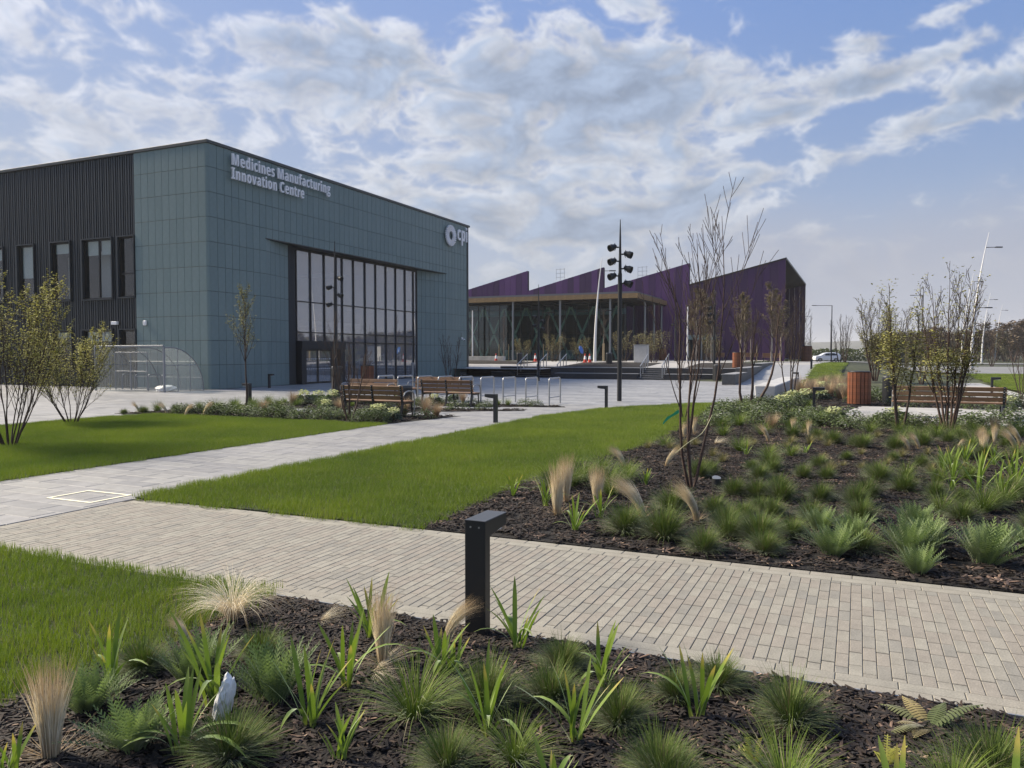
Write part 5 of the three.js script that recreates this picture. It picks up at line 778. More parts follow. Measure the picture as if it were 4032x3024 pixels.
plantTree('bare_shrub', 'bare thin tree between the narrow steps and the camera', -4.2, 20.4, 0, growTree(47, { stems: fan(3, 2.3, 0.4, 13, 0.05), radius: 0.016, kids: [7, 4], ratio: [0.34, 0.45], angle: [0.6, 0.5], up: 0.35, start: 0.3 }), M.bark, M.bark);
// birches with fine olive crowns along the purple wall
{
  const geos = [51, 52, 53].map(sd => growTree(sd, { stems: [[[0, 0, 0], [0.05, 2, 0.02], [-0.05, 4.5, 0], [0.05, 7.2, 0]]], radius: 0.11, minR: 0.009, kids: [30, 8], ratio: [0.27, 0.5], angle: [0.8, 0.7], up: 0.12, wander: 0.12, start: 0.3, leaves: { per: 4, size: 0.10, spread: 0.3, a: [0.11, 0.085, 0.03], b: [0.20, 0.16, 0.055] } }));
  [[-15.3, 80.5, 1.02], [-14.6, 82.5, 1.0], [-13.9, 81.2, 0.95], [-11.3, 84, 0.98], [-10.8, 83, 0.9], [-8.3, 84.5, 1.08], [-7.5, 86, 0.95]].forEach(([s, t, k], i) => plantTree('birch_tree', `white trunked birch with fine olive twigs by the purple wall, ${['first', 'second', 'third', 'fourth', 'fifth', 'sixth', 'seventh'][i]} from the pavilion`, s, t, 0.97, geos[i % 3], M.barkWhite, std(C(0.09, 0.065, 0.045), 0.9), 'birches by the purple wall', i * 1.3, k));
  const st = [54, 55].map(sd => growTree(sd, { stems: [[[0, 0, 0], [0.03, 1.5, 0], [0, 3, 0.03], [0.04, 5, 0]]], radius: 0.07, minR: 0.008, kids: [16, 6], ratio: [0.3, 0.45], angle: [0.5, 0.6], up: 0.35, start: 0.4 }));
  [[-34.2, 74, 'staked bare tree before the middle of the pavilion'], [-29.6, 75, 'staked bare tree right of the middle of the pavilion'], [-22.6, 72, 'staked bare tree beside the white mast before the pavilion'], [-9.3, 76, 'bare tree on the terrace before the purple wall']].forEach(([s, t, l], i) => { const T = plantTree('staked_tree', l, s, t, 1.0, st[i % 2], std(C(0.16, 0.135, 0.11), 0.85), M.bark, 'staked bare trees on the terrace', i); for (const x of [-0.55, 0.55]) part(T, 'stake', bar([x, 0, 0], [x, 1.75, 0], 0.045, 0.045, 8), M.stake); });
  const bush = [56, 57].map(sd => growTree(sd, { stems: fan(8, 2.3, 0.9, sd, 0.2), radius: 0.025, minR: 0.006, kids: [8, 4], ratio: [0.4, 0.45], angle: [0.5, 0.6], up: 0.35, start: 0.15, leaves: { per: 1, size: 0.08, spread: 0.2, a: [0.12, 0.115, 0.03], b: [0.24, 0.21, 0.07] } }));
  [[-38.6, 72, 1, 'olive shrub at the left end of the pavilion'], [-31, 71.5, 0.9, 'olive shrub before the pavilion beside the low wall'], [-26.2, 68, 1.05, 'olive shrub left of the white mast on the terrace'], [-24.0, 69, 0.9, 'olive shrub just left of the white mast foot'], [-20.0, 70, 1.15, 'olive shrub behind the utility cabinet'], [-18.0, 71.5, 1.1, 'olive shrub between the cabinet and the narrow steps'], [-15.8, 64.5, 1.1, 'olive shrub behind the head of the narrow steps'], [-12.3, 72, 1, 'olive shrub at the foot of the purple wall']].forEach(([s, t, k, l], i) => plantTree('olive_shrub', l, s, t, 1.0, bush[i % 2], M.bark, M.bark, 'olive shrubs on the terrace', i, k));
  // right hand side, beyond the seating pad
  const bare = [58, 59].map(sd => growTree(sd, { stems: fan(4, 5.2, 1.0, sd, 0.1), radius: 0.05, minR: 0.006, kids: [8, 4], ratio: [0.36, 0.45], angle: [0.5, 0.55], up: 0.38, start: 0.3 }));
  [[10.6, 55, 0.95, 'bare multi-stem tree right of the tallest white mast'], [13.0, 57, 0.9, 'bare multi-stem tree near the right edge of the view'], [5.6, 34, 0.45, 'thin leaning bare tree right of the bench'], [4.2, 64, 0.7, 'bare tree left of the tallest white mast'], [3.2, 48, 0.75, 'bare tree above the middle of the right hand bench'], [-1.2, 82, 0.85, 'bare tree beside the dark lamp post'], [-2.4, 118, 1.1, 'bare tree just right of the parked car'], [-7.0, 122, 0.95, 'bare tree showing past the purple building corner'], [1.4, 66, 0.9, 'bare tree behind the slim pair of birch stems'], [14.5, 70, 0.9, 'bare tree at the far right beyond the car park'], [17.5, 60, 0.95, 'tall bare tree nearest the right edge of the view'], [7.2, 99, 0.9, 'bare tree behind the car park, left of the white masts'], [13.4, 99, 1.0, 'bare tree behind the car park, right of the white masts'], [20.5, 99, 1.0, 'bare tree behind the car park at the right edge'], [9.2, 44, 0.6, 'bare tree behind the right end of the bench']].forEach(([s, t, k, l], i) => plantTree('bare_tree', l, s, t, land(s, t), bare[i % 2], M.bark, M.bark, 'bare trees on the right', i * 1.7, k));
  const oliv = growTree(60, { stems: fan(6, 5.2, 1.0, 60, 0.12), radius: 0.05, minR: 0.007, kids: [13, 6], ratio: [0.34, 0.45], angle: [0.55, 0.6], up: 0.3, start: 0.12, leaves: { per: 3, size: 0.085, spread: 0.22, a: [0.14, 0.14, 0.03], b: [0.26, 0.24, 0.06], test: (p, r) => p.y < 3.2 || r() < 0.2 } });
  [[0.9, 50, 0.9, 'yellow green budding tree behind the tall slatted bin'], [2.2, 58, 0.8, 'yellow green budding tree farther behind the slatted bin'], [17, 88, 1.0, 'dense olive bush at the right edge beyond the car park']].forEach(([s, t, k, l], i) => plantTree('budding_tree', l, s, t, land(s, t), oliv, M.bark, M.bark, 'budding trees on the right', i * 2, k));
}
// far hedge and woodland
function hedge(s0, s1, t, h, d, label, seed, a, b) { const r = rng(seed), B = new Blades(), n = Math.round((s1 - s0) * 130); const o = thing('hedge', label, 'hedge', s0, t, land(s0, t)); for (let k = 0; k < n; k++) { const x = r() * (s1 - s0), top = h * (0.75 + 0.35 * fbm(x * 0.25 + seed, 1, 4) + 0.1), y = Math.pow(r(), 0.8) * top, z = (r() - 0.5) * d, e = 0.16 + r() * 0.2, q = r() * 6.28, c = mixc(a, b, r()); B.quad([x, y, z], [x + Math.cos(q) * e, y + e * (r() - 0.3), z + Math.sin(q) * e], [x + Math.cos(q) * e, y + e, z + Math.sin(q) * e], [x, y + e * 0.9, z], c); } part(o, 'foliage', B.build(), M.leaf); part(o, 'stems', merge([...Array(Math.ceil((s1 - s0) / 1.2)).keys()].map(k => bar([k * 1.2, 0, 0], [k * 1.2 + (r() - 0.5) * 0.6, h * 0.6, (r() - 0.5) * 0.5], 0.05, 0.02, 5))), M.bark); }
hedge(-24, 3, 166, 3.0, 2.4, 'clipped green hedge behind the parked white car', 71, [0.045, 0.07, 0.018], [0.09, 0.115, 0.03]);
hedge(3, 14, 150, 3.4, 3, 'rough green hedge behind the information board', 72, [0.04, 0.06, 0.016], [0.085, 0.10, 0.03]);
hedge(30, 62, 122, 3.0, 5, 'dense green thicket at the far right edge', 73, [0.045, 0.06, 0.018], [0.10, 0.105, 0.035]);
{
  const g = growTree(81, { stems: fan(3, 6.5, 1.4, 81, 0.1), radius: 0.12, minR: 0.02, kids: [9, 6], ratio: [0.42, 0.5], angle: [0.6, 0.7], up: 0.25, start: 0.12, leaves: { per: 2, size: 0.3, spread: 0.7, a: [0.085, 0.06, 0.045], b: [0.13, 0.10, 0.06] } }), all = merge([paint(g.wood, C(0.07, 0.052, 0.045)), paint(g.twig, C(0.085, 0.062, 0.055)), (() => { const q = g.leaves.toNonIndexed(); q.setAttribute('uv', new THREE.Float32BufferAttribute(new Float32Array(q.attributes.position.count * 2), 2)); return q; })()]);
  const r = rng(818), list = []; for (let k = 0; k < 520; k++) { const a = lerp(0.02, 0.62, r()) , d = lerp(190, 520, Math.pow(r(), 1.4)); list.push([Math.sin(a - 0.02) * d * 0.9 + 6, Math.cos(a) * d]); }
  for (let k = 0; k < 260; k++) { const a = lerp(0.62, 2.6, r()), d = lerp(160, 420, r()); list.push([Math.sin(a) * d, Math.cos(a) * d]); }
  const m = new THREE.InstancedMesh(all, std(C(1, 1, 1), 0.9, { vertexColors: true, side: THREE.DoubleSide }), list.length), d = new THREE.Object3D(), c = new THREE.Color();
  list.forEach(([s, t], i) => { d.position.set(s, 0.1, -t); d.rotation.y = r() * 6.28; const k = 0.7 + r() * 0.7; d.scale.set(k * 1.3, k, k * 1.3); d.updateMatrix(); m.setMatrixAt(i, d.matrix); const q = 0.8 + 0.5 * r(), gr = r() < 0.3 ? 1.25 : 1; m.setColorAt(i, c.setRGB(q * 1.4, q * gr * 1.4, q * 1.4)); });
  m.name = 'far_woodland'; m.castShadow = m.receiveShadow = true; scene.add(m); tag(m, 'far belt of bare brown scrub and trees below the hills', 'woodland', undefined, 'stuff');
}
{ // small houses among the far trees
  const r = rng(5150); for (let k = 0; k < 6; k++) { const a = 0.30 + k * 0.045, d = 900 + r() * 300, h = thing('far_house', `tiny pale house below the far hills, ${['leftmost of six', 'second from left', 'third from left', 'fourth from left', 'fifth from left', 'rightmost of six'][k]}`, 'house', Math.sin(a) * d, Math.cos(a) * d, 9 + r() * 4, r() * 3, 'tiny far houses'); const w = 7 + r() * 4; part(h, 'wall', bx(-w / 2, w / 2, -10, 5, -4, 4), M.white); const s = new THREE.Shape([[-4.4, 5], [4.4, 5], [0, 8]].map(p => new THREE.Vector2(...p))), g = new THREE.ExtrudeGeometry(s, { depth: w + 0.6, bevelEnabled: false }); g.rotateY(Math.PI / 2); g.translate(-w / 2 - 0.3, 0, 0); part(h, 'roof', metric(g), M.roofGrey); }
}

// ---------------------------------------------------------------- plants
const KIND = {
  F: (sd) => { const r = rng(sd), B = new Blades(); const cx = (r() - 0.5) * 0.2, cz = (r() - 0.5) * 0.2; for (let k = 0; k < 1200; k++) { const c = mixc([0.042, 0.082, 0.010], [0.140, 0.195, 0.030], r()), d = r() < 0.09 ? [0.17, 0.135, 0.07] : c, a = r() * 6.283, q = Math.pow(r(), 0.75), o = r() < 0.3 ? 1 : 0; B.blade(Math.cos(a) * 0.16 * r() + cx * o, Math.sin(a) * 0.16 * r() + cz * o, a + (r() - 0.5) * 1.3, q * 1.2, r() < 0.1 ? 1.2 : 0.15 + r() * 0.6, 0.7 + r() * r() * 0.5 - q * 0.08, 0.021, [d], 4, r() - 0.5); } return B.build(); },
  G: (sd) => { const r = rng(sd), B = new Blades(); for (let k = 0; k < 260; k++) { const c = mixc([0.11, 0.125, 0.035], [0.26, 0.22, 0.09], r()), a = r() * 6.283, q = Math.pow(r(), 0.7); B.blade(Math.cos(a) * 0.12 * r(), Math.sin(a) * 0.12 * r(), a, q * 1.0, 0.4 + r() * 0.5, 0.7 + r() * 0.4, 0.018, [c], 3, 0); } return B.build(); },
  S: (sd) => { const r = rng(sd), B = new Blades(); for (let k = 0; k < 330; k++) { const c = mixc([0.065, 0.120, 0.008], [0.155, 0.220, 0.020], r()), d = r() < 0.12 ? [0.30, 0.27, 0.15] : c, a = r() * 6.283, q = Math.pow(r(), 0.8); B.blade(Math.cos(a) * 0.14 * r(), Math.sin(a) * 0.14 * r(), a + (r() - 0.5) * 0.6, 0.08 + q * 0.95, 0.4 + r() * 1.0, 0.8 + r() * 0.5, 0.017, [c, c, d, d], 4, (r() - 0.5)); } return B.build(); },
  R: (sd) => { const r = rng(sd), B = new Blades(); for (let k = 0; k < 330; k++) { const c = mixc([0.20, 0.115, 0.06], [0.38, 0.27, 0.16], r()), d = mixc(c, [0.45, 0.36, 0.24], 0.6), a = r() * 6.283, q = r(); B.blade(Math.cos(a) * 0.12 * r(), Math.sin(a) * 0.12 * r(), a, q * 0.5, 0.15 + r() * 0.5, 0.75 + r() * 0.4, 0.014, [c, c, d, d], 3, 0); } return B.build(); },
  T: (sd, mode) => {
    const r = rng(sd), B = new Blades(), n = mode === 'flat' ? 170 : 430;
    for (let k = 0; k < n; k++) {
      const hi = mixc([0.66, 0.57, 0.39], [0.86, 0.79, 0.61], r()), lo = mixc([0.40, 0.28, 0.15], [0.54, 0.42, 0.25], r()), a0 = r() * 6.283, cols = [lo, mixc(lo, hi, 0.5), hi, hi, hi];
      const bx0 = Math.cos(a0) * 0.07 * r(), bz = Math.sin(a0) * 0.07 * r(); let yaw = a0, lean = r() * 0.13, bend = (r() - 0.3) * 0.5, len = 0.7 + r() * 0.45;
      if (mode === 'left' || mode === 'right') { const base = (mode === 'left' ? Math.PI : 0); yaw = base + (r() - 0.5) * 0.7; lean = 0.05 + r() * 0.2; bend = 0.75 + r() * 0.7; len = 0.95 + r() * 0.4; }
      if (mode === 'flat') { yaw = (r() - 0.5) * 2.4; lean = 0.9 + r() * 0.5; bend = 0.2 + r() * 0.4; len = 1.2 + r(); }
      if (mode === 'droop') { lean = 0.1 + r() * 0.4; bend = 1.6 + r() * 1.2; len = 1.2 + r() * 0.7; }
      B.blade(bx0, bz, yaw, lean, bend, len, 0.0105, cols, 6, r() * 2);
    }
    for (let k = 0; k < 50; k++) { const a = r() * 6.283; B.blade(0, 0, a, 0.9 + r() * 0.5, 0.3 * r(), 0.3 + r() * 0.35, 0.008, [[0.36, 0.27, 0.16]], 2, 0); }
    return B.build();
  },
  Y: (sd) => {
    const r = rng(sd), B = new Blades();
    for (let k = 0; k < 95; k++) {
      const a = r() * 6.283, q = r(), lean = 0.05 + q * 0.75, bend = 0.1 + r() * 0.5, len = 0.55 + r() * 0.5, c = mixc([0.100, 0.162, 0.034], [0.205, 0.280, 0.075], r()), n = 13, x0 = Math.cos(a) * 0.26 * r(), z0 = Math.sin(a) * 0.26 * r();
      let an = lean, px = x0, py = 0, pz = z0; const ca = Math.cos(a), sa = Math.sin(a); const P = [];
      for (let i = 0; i <= n; i++) { P.push([px, py, pz]); an = lean + bend * i / n; px += Math.sin(an) * ca * len / n; pz += Math.sin(an) * sa * len / n; py += Math.cos(an) * len / n; }
      B.ribbon(P, P.map((_, i) => 0.02 * (1 - i / n * 0.8)), [[-sa, 0, ca]], [mixc(c, [0.2, 0.26, 0.13], 0.4)]);
      for (let i = 2; i < n; i++) { const w = 0.075 * Math.sin(Math.PI * Math.min(1, (i + 0.5) / n * 1.05)) + 0.02, up = 0.35; for (const sd2 of [-1, 1]) { const [x, y, z] = P[i], ex = x + sd2 * -sa * w + (P[i + 1][0] - x) * 0.9, ez = z + sd2 * ca * w + (P[i + 1][2] - z) * 0.9, ey = y + w * up + (P[i + 1][1] - y) * 0.9; const dx = (P[i + 1][0] - x) * 0.5, dy = (P[i + 1][1] - y) * 0.5, dz = (P[i + 1][2] - z) * 0.5; B.quad([x, y, z], [ex - dx * 0.3, ey - dy * 0.3, ez - dz * 0.3], [ex + dx * 0.4, ey + dy * 0.4, ez + dz * 0.4], [x + dx, y + dy, z + dz], mixc(c, [0.11, 0.17, 0.08], r() * 0.5)); } }
    }
    return B.build();
  },
  B: (sd) => { const r = rng(sd), B = new Blades(); for (let k = 0; k < 330; k++) { const a = r() * 6.283, e = Math.acos(r()), R = 0.6 + 0.5 * r(), x = Math.cos(a) * Math.sin(e) * R * 0.85, z = Math.sin(a) * Math.sin(e) * R * 0.85, y = Math.cos(e) * R * 0.8 + 0.05, s = 0.13 + 0.1 * r(), q = a + (r() - 0.5) * 2, c = mixc([0.024, 0.048, 0.005], [0.090, 0.140, 0.016], r()), cx = Math.cos(q) * s, cz = Math.sin(q) * s, dy = (r() - 0.6) * s; B.quad([x, y, z], [x + cx * 0.5 - cz * 0.3, y + dy * 0.4 + 0.03, z + cz * 0.5 + cx * 0.3], [x + cx, y + dy, z + cz], [x + cx * 0.5 + cz * 0.3, y + dy * 0.4 + 0.03, z + cz * 0.5 - cx * 0.3], c); if (k % 11 === 0) { const f = 0.06; for (let m = 0; m < 4; m++) { const w = m * 1.57 + r(); B.tri([x, y + 0.08, z], [x + Math.cos(w) * f, y + 0.09, z + Math.sin(w) * f], [x + Math.cos(w + 0.9) * f, y + 0.09, z + Math.sin(w + 0.9) * f], [0.66, 0.66, 0.60]); } } } for (let k = 0; k < 14; k++) { const a = r() * 6.28; B.blade(0, 0, a, r() * 0.8, 0.2, 0.8, 0.02, [[0.06, 0.05, 0.03]], 2, 0); } return B.build(); },
  H: (sd) => { const r = rng(sd), B = new Blades(); for (let k = 0; k < 130; k++) { const a = r() * 6.283, l = 0.4 + 0.3 * r(), c = mixc([0.03, 0.06, 0.016], [0.09, 0.135, 0.04], r()), x = Math.cos(a) * 0.35 * r(), z = Math.sin(a) * 0.35 * r(), y = 0.15 + r() * 0.45, w = 0.09, ex = Math.cos(a) * l, ez = Math.sin(a) * l; B.quad([x, y, z], [x + ex * 0.5 - Math.sin(a) * w, y + 0.1, z + ez * 0.5 + Math.cos(a) * w], [x + ex, y - 0.1, z + ez], [x + ex * 0.5 + Math.sin(a) * w, y + 0.1, z + ez * 0.5 - Math.cos(a) * w], c); }
    for (let k = 0; k < 150; k++) { const a = r() * 6.283, R = Math.sqrt(r()) * 0.42, x = Math.cos(a) * R, z = Math.sin(a) * R, y = 0.7 + r() * 0.42 - R * 0.4, f = 0.07 + 0.05 * r(), q = r() * 6.28, c = mixc([0.36, 0.42, 0.13], [0.60, 0.62, 0.30], r()); B.quad([x, y, z], [x + Math.cos(q) * f, y + (r() - 0.5) * f, z + Math.sin(q) * f], [x + Math.cos(q + 0.8) * f * 1.4, y + (r() - 0.4) * f, z + Math.sin(q + 0.8) * f * 1.4], [x + Math.cos(q + 1.6) * f, y + (r() - 0.5) * f, z + Math.sin(q + 1.6) * f], c); }
    for (let k = 0; k < 16; k++) { const a = r() * 6.28; B.blade(Math.cos(a) * 0.1, Math.sin(a) * 0.1, a, r() * 0.45, 0.1, 0.8, 0.03, [[0.16, 0.2, 0.07]], 2, 0); } return B.build(); },
  Q: (sd) => { const r = rng(sd), B = new Blades(); for (let k = 0; k < 9; k++) { const a = r() * 6.283, len = 1.4 + r() * 0.9, lean = 0.7 + r() * 0.5, bend = 0.7, n = 16, c = mixc([0.05, 0.085, 0.028], [0.30, 0.24, 0.10], k % 3 === 0 ? 0.9 : r() * 0.4), ca = Math.cos(a), sa = Math.sin(a); let an = lean, px = 0, py = 0, pz = 0; const P = []; for (let i = 0; i <= n; i++) { P.push([px, py, pz]); an = lean + bend * i / n; px += Math.sin(an) * ca * len / n; pz += Math.sin(an) * sa * len / n; py += Math.cos(an) * len / n; } B.ribbon(P, P.map(() => 0.02), [[-sa, 0, ca]], [c]); for (let i = 1; i < n; i++) for (const s of [-1, 1]) { const w = 0.3 * Math.sin(Math.PI * (i + 1) / (n + 1)), [x, y, z] = P[i], dx = (P[i + 1][0] - x) * 0.8, dy = (P[i + 1][1] - y) * 0.8, dz = (P[i + 1][2] - z) * 0.8; B.quad([x, y, z], [x - s * sa * w, y - 0.03, z + s * ca * w], [x - s * sa * w + dx * 0.5, y + dy - 0.03, z + s * ca * w + dz * 0.5], [x + dx, y + dy, z + dz], c); } } return B.build(); },
  L: (sd) => { const r = rng(sd), B = new Blades(); for (let k = 0; k < 9; k++) { const a = r() * 6.283, lean = 0.05 + r() * 0.7, len = 0.6 + r() * 0.6, n = 12, ca = Math.cos(a), sa = Math.sin(a), c = mixc([0.30, 0.32, 0.05], [0.44, 0.43, 0.10], r()); let an = lean, px = ca * 0.1, py = 0, pz = sa * 0.1; const P = []; for (let i = 0; i <= n; i++) { P.push([px, py, pz]); an = lean + 0.3 * i / n; px += Math.sin(an) * ca * len / n; pz += Math.sin(an) * sa * len / n; py += Math.cos(an) * len / n; } B.ribbon(P, P.map(() => 0.03), [[-sa, 0, ca]], [c]); for (let i = 1; i < n; i++) for (const s of [-1, 1]) { const w = 0.1, [x, y, z] = P[i]; B.quad([x, y, z], [x - s * sa * w, y + 0.03, z + s * ca * w], [x - s * sa * w, y + 0.07, z + s * ca * w], [x, y + 0.05, z], c); } } return B.build(); },
};
const NAMES = {
  F: ['fescue_clump', 'dark green dome of grass', 'ornamental grass'], G: ['dry_grass_tuft', 'small yellowish grass tuft', 'ornamental grass'], S: ['sedge_clump', 'loose arching green grass clump', 'ornamental grass'], R: ['russet_grass', 'upright russet brown grass', 'ornamental grass'],
  T: ['feather_grass', 'blond feathery grass', 'ornamental grass'], Y: ['yarrow_plant', 'grey green feathery leaved plant', 'plant'], D: ['daffodil_plant', 'strap leaved daffodil plant', 'plant'], B: ['leafy_shrub', 'low dark shrub with white flowers', 'shrub'], H: ['hellebore_plant', 'plant with lime flower heads', 'plant'], Q: ['fern', 'half withered fern', 'fern'], L: ['fern_shoot', 'bright lime fern shoots', 'fern'],
};
const BEDS = { near: 'the foreground bed', mid: 'bed beyond brick path', bench: 'the bench bed', right: 'bed by seating pad' };
const ORD = ['leftmost', 'second', 'third', 'fourth', 'fifth', 'sixth', 'seventh', 'eighth', 'ninth', 'tenth', 'eleventh', 'twelfth', 'thirteenth', 'fourteenth', 'fifteenth', 'sixteenth', 'seventeenth', 'eighteenth', 'nineteenth'];
const LEANS = { up: 'upright ', left: 'left leaning ', right: 'right leaning ', flat: 'flattened ', droop: 'drooping ' };
const PLANTS = {
  near: {
    T: [[-3.05,2.09,0.39,'up'], [-3.58,3.66,0.28,'droop'], [-3.09,3.9,0.13,'flat'], [-3.54,3.27,0.16,'left'], [-2.34,3.49,0.39,'up'], [-2.16,3.87,0.26,'right'], [-2.34,3.38,0.15,'flat']],
    Y: [[-3.3,2.45,0.2], [-2.8,2.28,0.22], [-2.57,2.89,0.26], [-3.1,2.91,0.24], [-3.11,2.87,0.19]],
    F: [[-3.46,2.88,0.24], [-2.37,2.41,0.26], [-2.99,3.26,0.22], [-1.61,3.26,0.29], [-1.43,3.83,0.24], [-0.97,3.36,0.24], [-0.69,2.98,0.24], [-0.79,3.73,0.19], [-0.25,3.69,0.28], [0.5,3.51,0.28], [-0.63,2.89,0.23]],
    D: [[-3.41,2.67,0.33], [-2.78,2.71,0.45], [-2.58,2.33,0.33], [-2.24,2.75,0.35], [-2.34,3.15,0.35], [-1.94,2.57,0.21], [-3.05,1.91,0.2], [-1.98,3.49,0.27], [-1.94,3.55,0.21], [-1.47,3.01,0.35], [-1.09,3.1,0.34], [-1.16,3.72,0.27], [-0.66,3.57,0.32]],
    S: [[-1.86,3.02,0.32], [-1.27,2.85,0.21]],
    Q: [[0.32,3.88,0.13]],
    L: [[-0.37,3.25,0.12], [0.13,3.46,0.11]]
  },
  mid: {
    D: [[-3.72,8.31,0.31], [-3.14,7.9,0.31], [-2.44,6.88,0.35], [-2.39,7.51,0.31], [-2.48,9.71,0.24], [-1.69,13.35,0.24], [-0.79,13.95,0.22], [1.07,10.8,0.47], [1.35,10.72,0.46], [1.55,10.61,0.4], [1.82,11.35,0.5], [1.15,12.58,0.35], [1.54,13.67,0.33], [1.89,13.51,0.34], [1.55,12.13,0.45], [2.01,13.01,0.41]],
    T: [[-2.86,7.52,0.47,'up'], [-3.03,8.27,0.43,'up'], [-2.62,8.13,0.41,'up'], [-2.0,7.75,0.43,'left'], [-1.46,7.81,0.37,'left'], [-3.15,11.09,0.31,'left'], [-2.61,11.49,0.3,'right'], [-1.54,15.41,0.34,'left'], [-1.26,17.63,0.28,'up'], [-0.91,17.06,0.27,'up'], [0.84,15.09,0.26,'left'], [1.01,15.38,0.27,'left'], [1.61,15.44,0.18,'right'], [2.08,15.65,0.31,'left'], [2.57,16.09,0.38,'left'], [2.75,16.69,0.35,'left'], [-3.22,15.74,0.29,'up'], [-3.12,16.28,0.34,'up'], [-2.44,14.76,0.21,'flat']],
    S: [[-3.3,9.66,0.37], [-2.86,9.35,0.37], [-2.77,9.9,0.34]],
    F: [[-2.0,7.08,0.33], [-1.6,6.93,0.34], [-1.83,8.32,0.28], [-1.39,8.38,0.21], [-1.33,9.45,0.25], [-1.05,8.13,0.22], [-1.18,6.64,0.25], [-1.08,7.27,0.22], [-1.42,11.72,0.17], [-1.11,11.56,0.22], [-0.8,9.37,0.27], [-0.68,11.21,0.21], [-0.38,11.22,0.2], [-0.38,9.55,0.23], [-0.94,8.51,0.2], [-0.81,8.41,0.21], [-0.42,8.37,0.23], [-0.71,6.83,0.23], [-0.54,7.57,0.21], [0.13,9.97,0.25], [0.28,11.35,0.26], [0.53,10.56,0.27], [0.05,8.58,0.25], [1.1,10.04,0.19], [1.7,10.55,0.26], [-0.41,15.67,0.28], [0.07,15.18,0.27], [0.62,15.21,0.29], [-0.15,13.43,0.17], [0.53,13.56,0.18], [0.88,13.05,0.2]],
    G: [[-3.4,13.48,0.21], [-3.05,13.64,0.21], [-2.82,13.18,0.18], [-1.16,14.63,0.17], [-0.96,14.08,0.15], [-0.49,15.16,0.19], [-0.51,13.09,0.18], [0.07,14.14,0.16], [0.06,12.38,0.15], [-1.36,14.11,0.16], [-1.75,14.83,0.17], [-0.19,12.57,0.14], [0.42,13.0,0.17]],
    R: [[-1.75,18.08,0.42], [2.75,19.76,0.31]],
    Y: [[-0.17,6.98,0.28], [-0.01,7.69,0.22], [0.41,7.23,0.28], [0.58,7.84,0.22], [0.45,6.66,0.2], [0.95,7.18,0.32], [1.11,7.73,0.24], [-0.82,7.78,0.15], [1.4,7.86,0.24]]
  },
  bench: {
    H: [[-17.03,20.77,0.32], [-17.23,21.77,0.33], [-16.14,21.17,0.32], [-14.03,18.08,0.27], [-11.57,17.08,0.3], [-10.8,16.65,0.24], [-13.68,21.51,0.28], [-13.26,23.0,0.26], [-13.07,24.21,0.27]],
    R: [[-15.45,17.06,0.32], [-16.91,20.06,0.37], [-13.72,18.22,0.33], [-11.34,18.01,0.41], [-10.77,18.27,0.41], [-10.31,17.97,0.35], [-12.6,23.85,0.33]],
    T: [[-17.81,15.82,0.32,'left'], [-16.69,15.43,0.31,'right'], [-16.23,15.64,0.33,'right'], [-12.88,16.33,0.22,'up'], [-18.97,15.86,0.27,'left']],
    F: [[-18.7,15.79,0.32], [-18.91,15.32,0.21], [-18.28,16.56,0.33]],
    S: [[-18.77,16.34,0.36], [-17.88,17.78,0.38], [-18.11,18.8,0.36], [-16.9,19.34,0.39], [-16.65,19.93,0.34], [-14.74,20.31,0.33], [-16.71,18.3,0.38], [-16.4,20.79,0.38], [-12.32,17.4,0.28]],
    B: [[-16.5,16.41,0.27], [-15.54,15.95,0.26], [-15.08,16.16,0.26], [-14.19,16.06,0.28], [-13.66,15.98,0.27], [-13.23,16.01,0.27], [-13.08,16.39,0.3], [-12.32,16.57,0.25], [-11.54,16.62,0.27], [-12.28,16.13,0.22], [-13.22,19.87,0.23], [-12.85,21.16,0.21], [-11.64,22.68,0.22], [-11.02,22.46,0.21], [-11.03,16.69,0.22]]
  },
  right: {
    H: [[-2.1,24.87,0.35], [-1.94,27.29,0.38], [-1.7,29.32,0.34], [-0.54,20.39,0.3], [0.86,21.02,0.3], [-1.2,30.45,0.31], [4.24,27.72,0.32]],
    R: [[-2.0,31.72,0.66], [-1.56,31.25,0.54], [-1.0,31.5,0.54], [-1.8,37.94,0.48], [-1.62,43.57,0.45]],
    B: [[-3.24,21.48,0.31], [-3.13,22.41,0.32], [-2.68,20.91,0.32], [-2.53,22.68,0.32], [-2.13,21.16,0.35], [-1.78,19.84,0.32], [-3.02,19.28,0.25], [-3.12,18.56,0.27], [-1.36,20.02,0.3], [-1.07,19.49,0.27], [-0.71,19.39,0.26], [-0.21,18.89,0.28], [0.08,19.38,0.26], [0.47,19.55,0.26], [1.03,19.45,0.28], [1.54,20.03,0.28], [2.09,20.9,0.31], [2.69,21.17,0.31], [3.29,22.11,0.35], [3.65,22.28,0.35], [0.71,30.4,0.37], [1.17,30.61,0.34], [3.2,27.25,0.29], [3.82,26.49,0.33]],
    S: [[-3.13,23.37,0.42], [-2.62,24.64,0.43], [-1.68,21.36,0.42], [-1.35,21.51,0.4], [-0.82,19.6,0.4], [-0.41,19.53,0.35], [0.26,18.32,0.31], [0.81,18.56,0.35], [1.33,18.48,0.3], [1.8,17.99,0.33], [2.23,18.19,0.33], [2.59,17.88,0.34], [3.05,18.55,0.38], [-2.06,26.01,0.45]]
  }
};
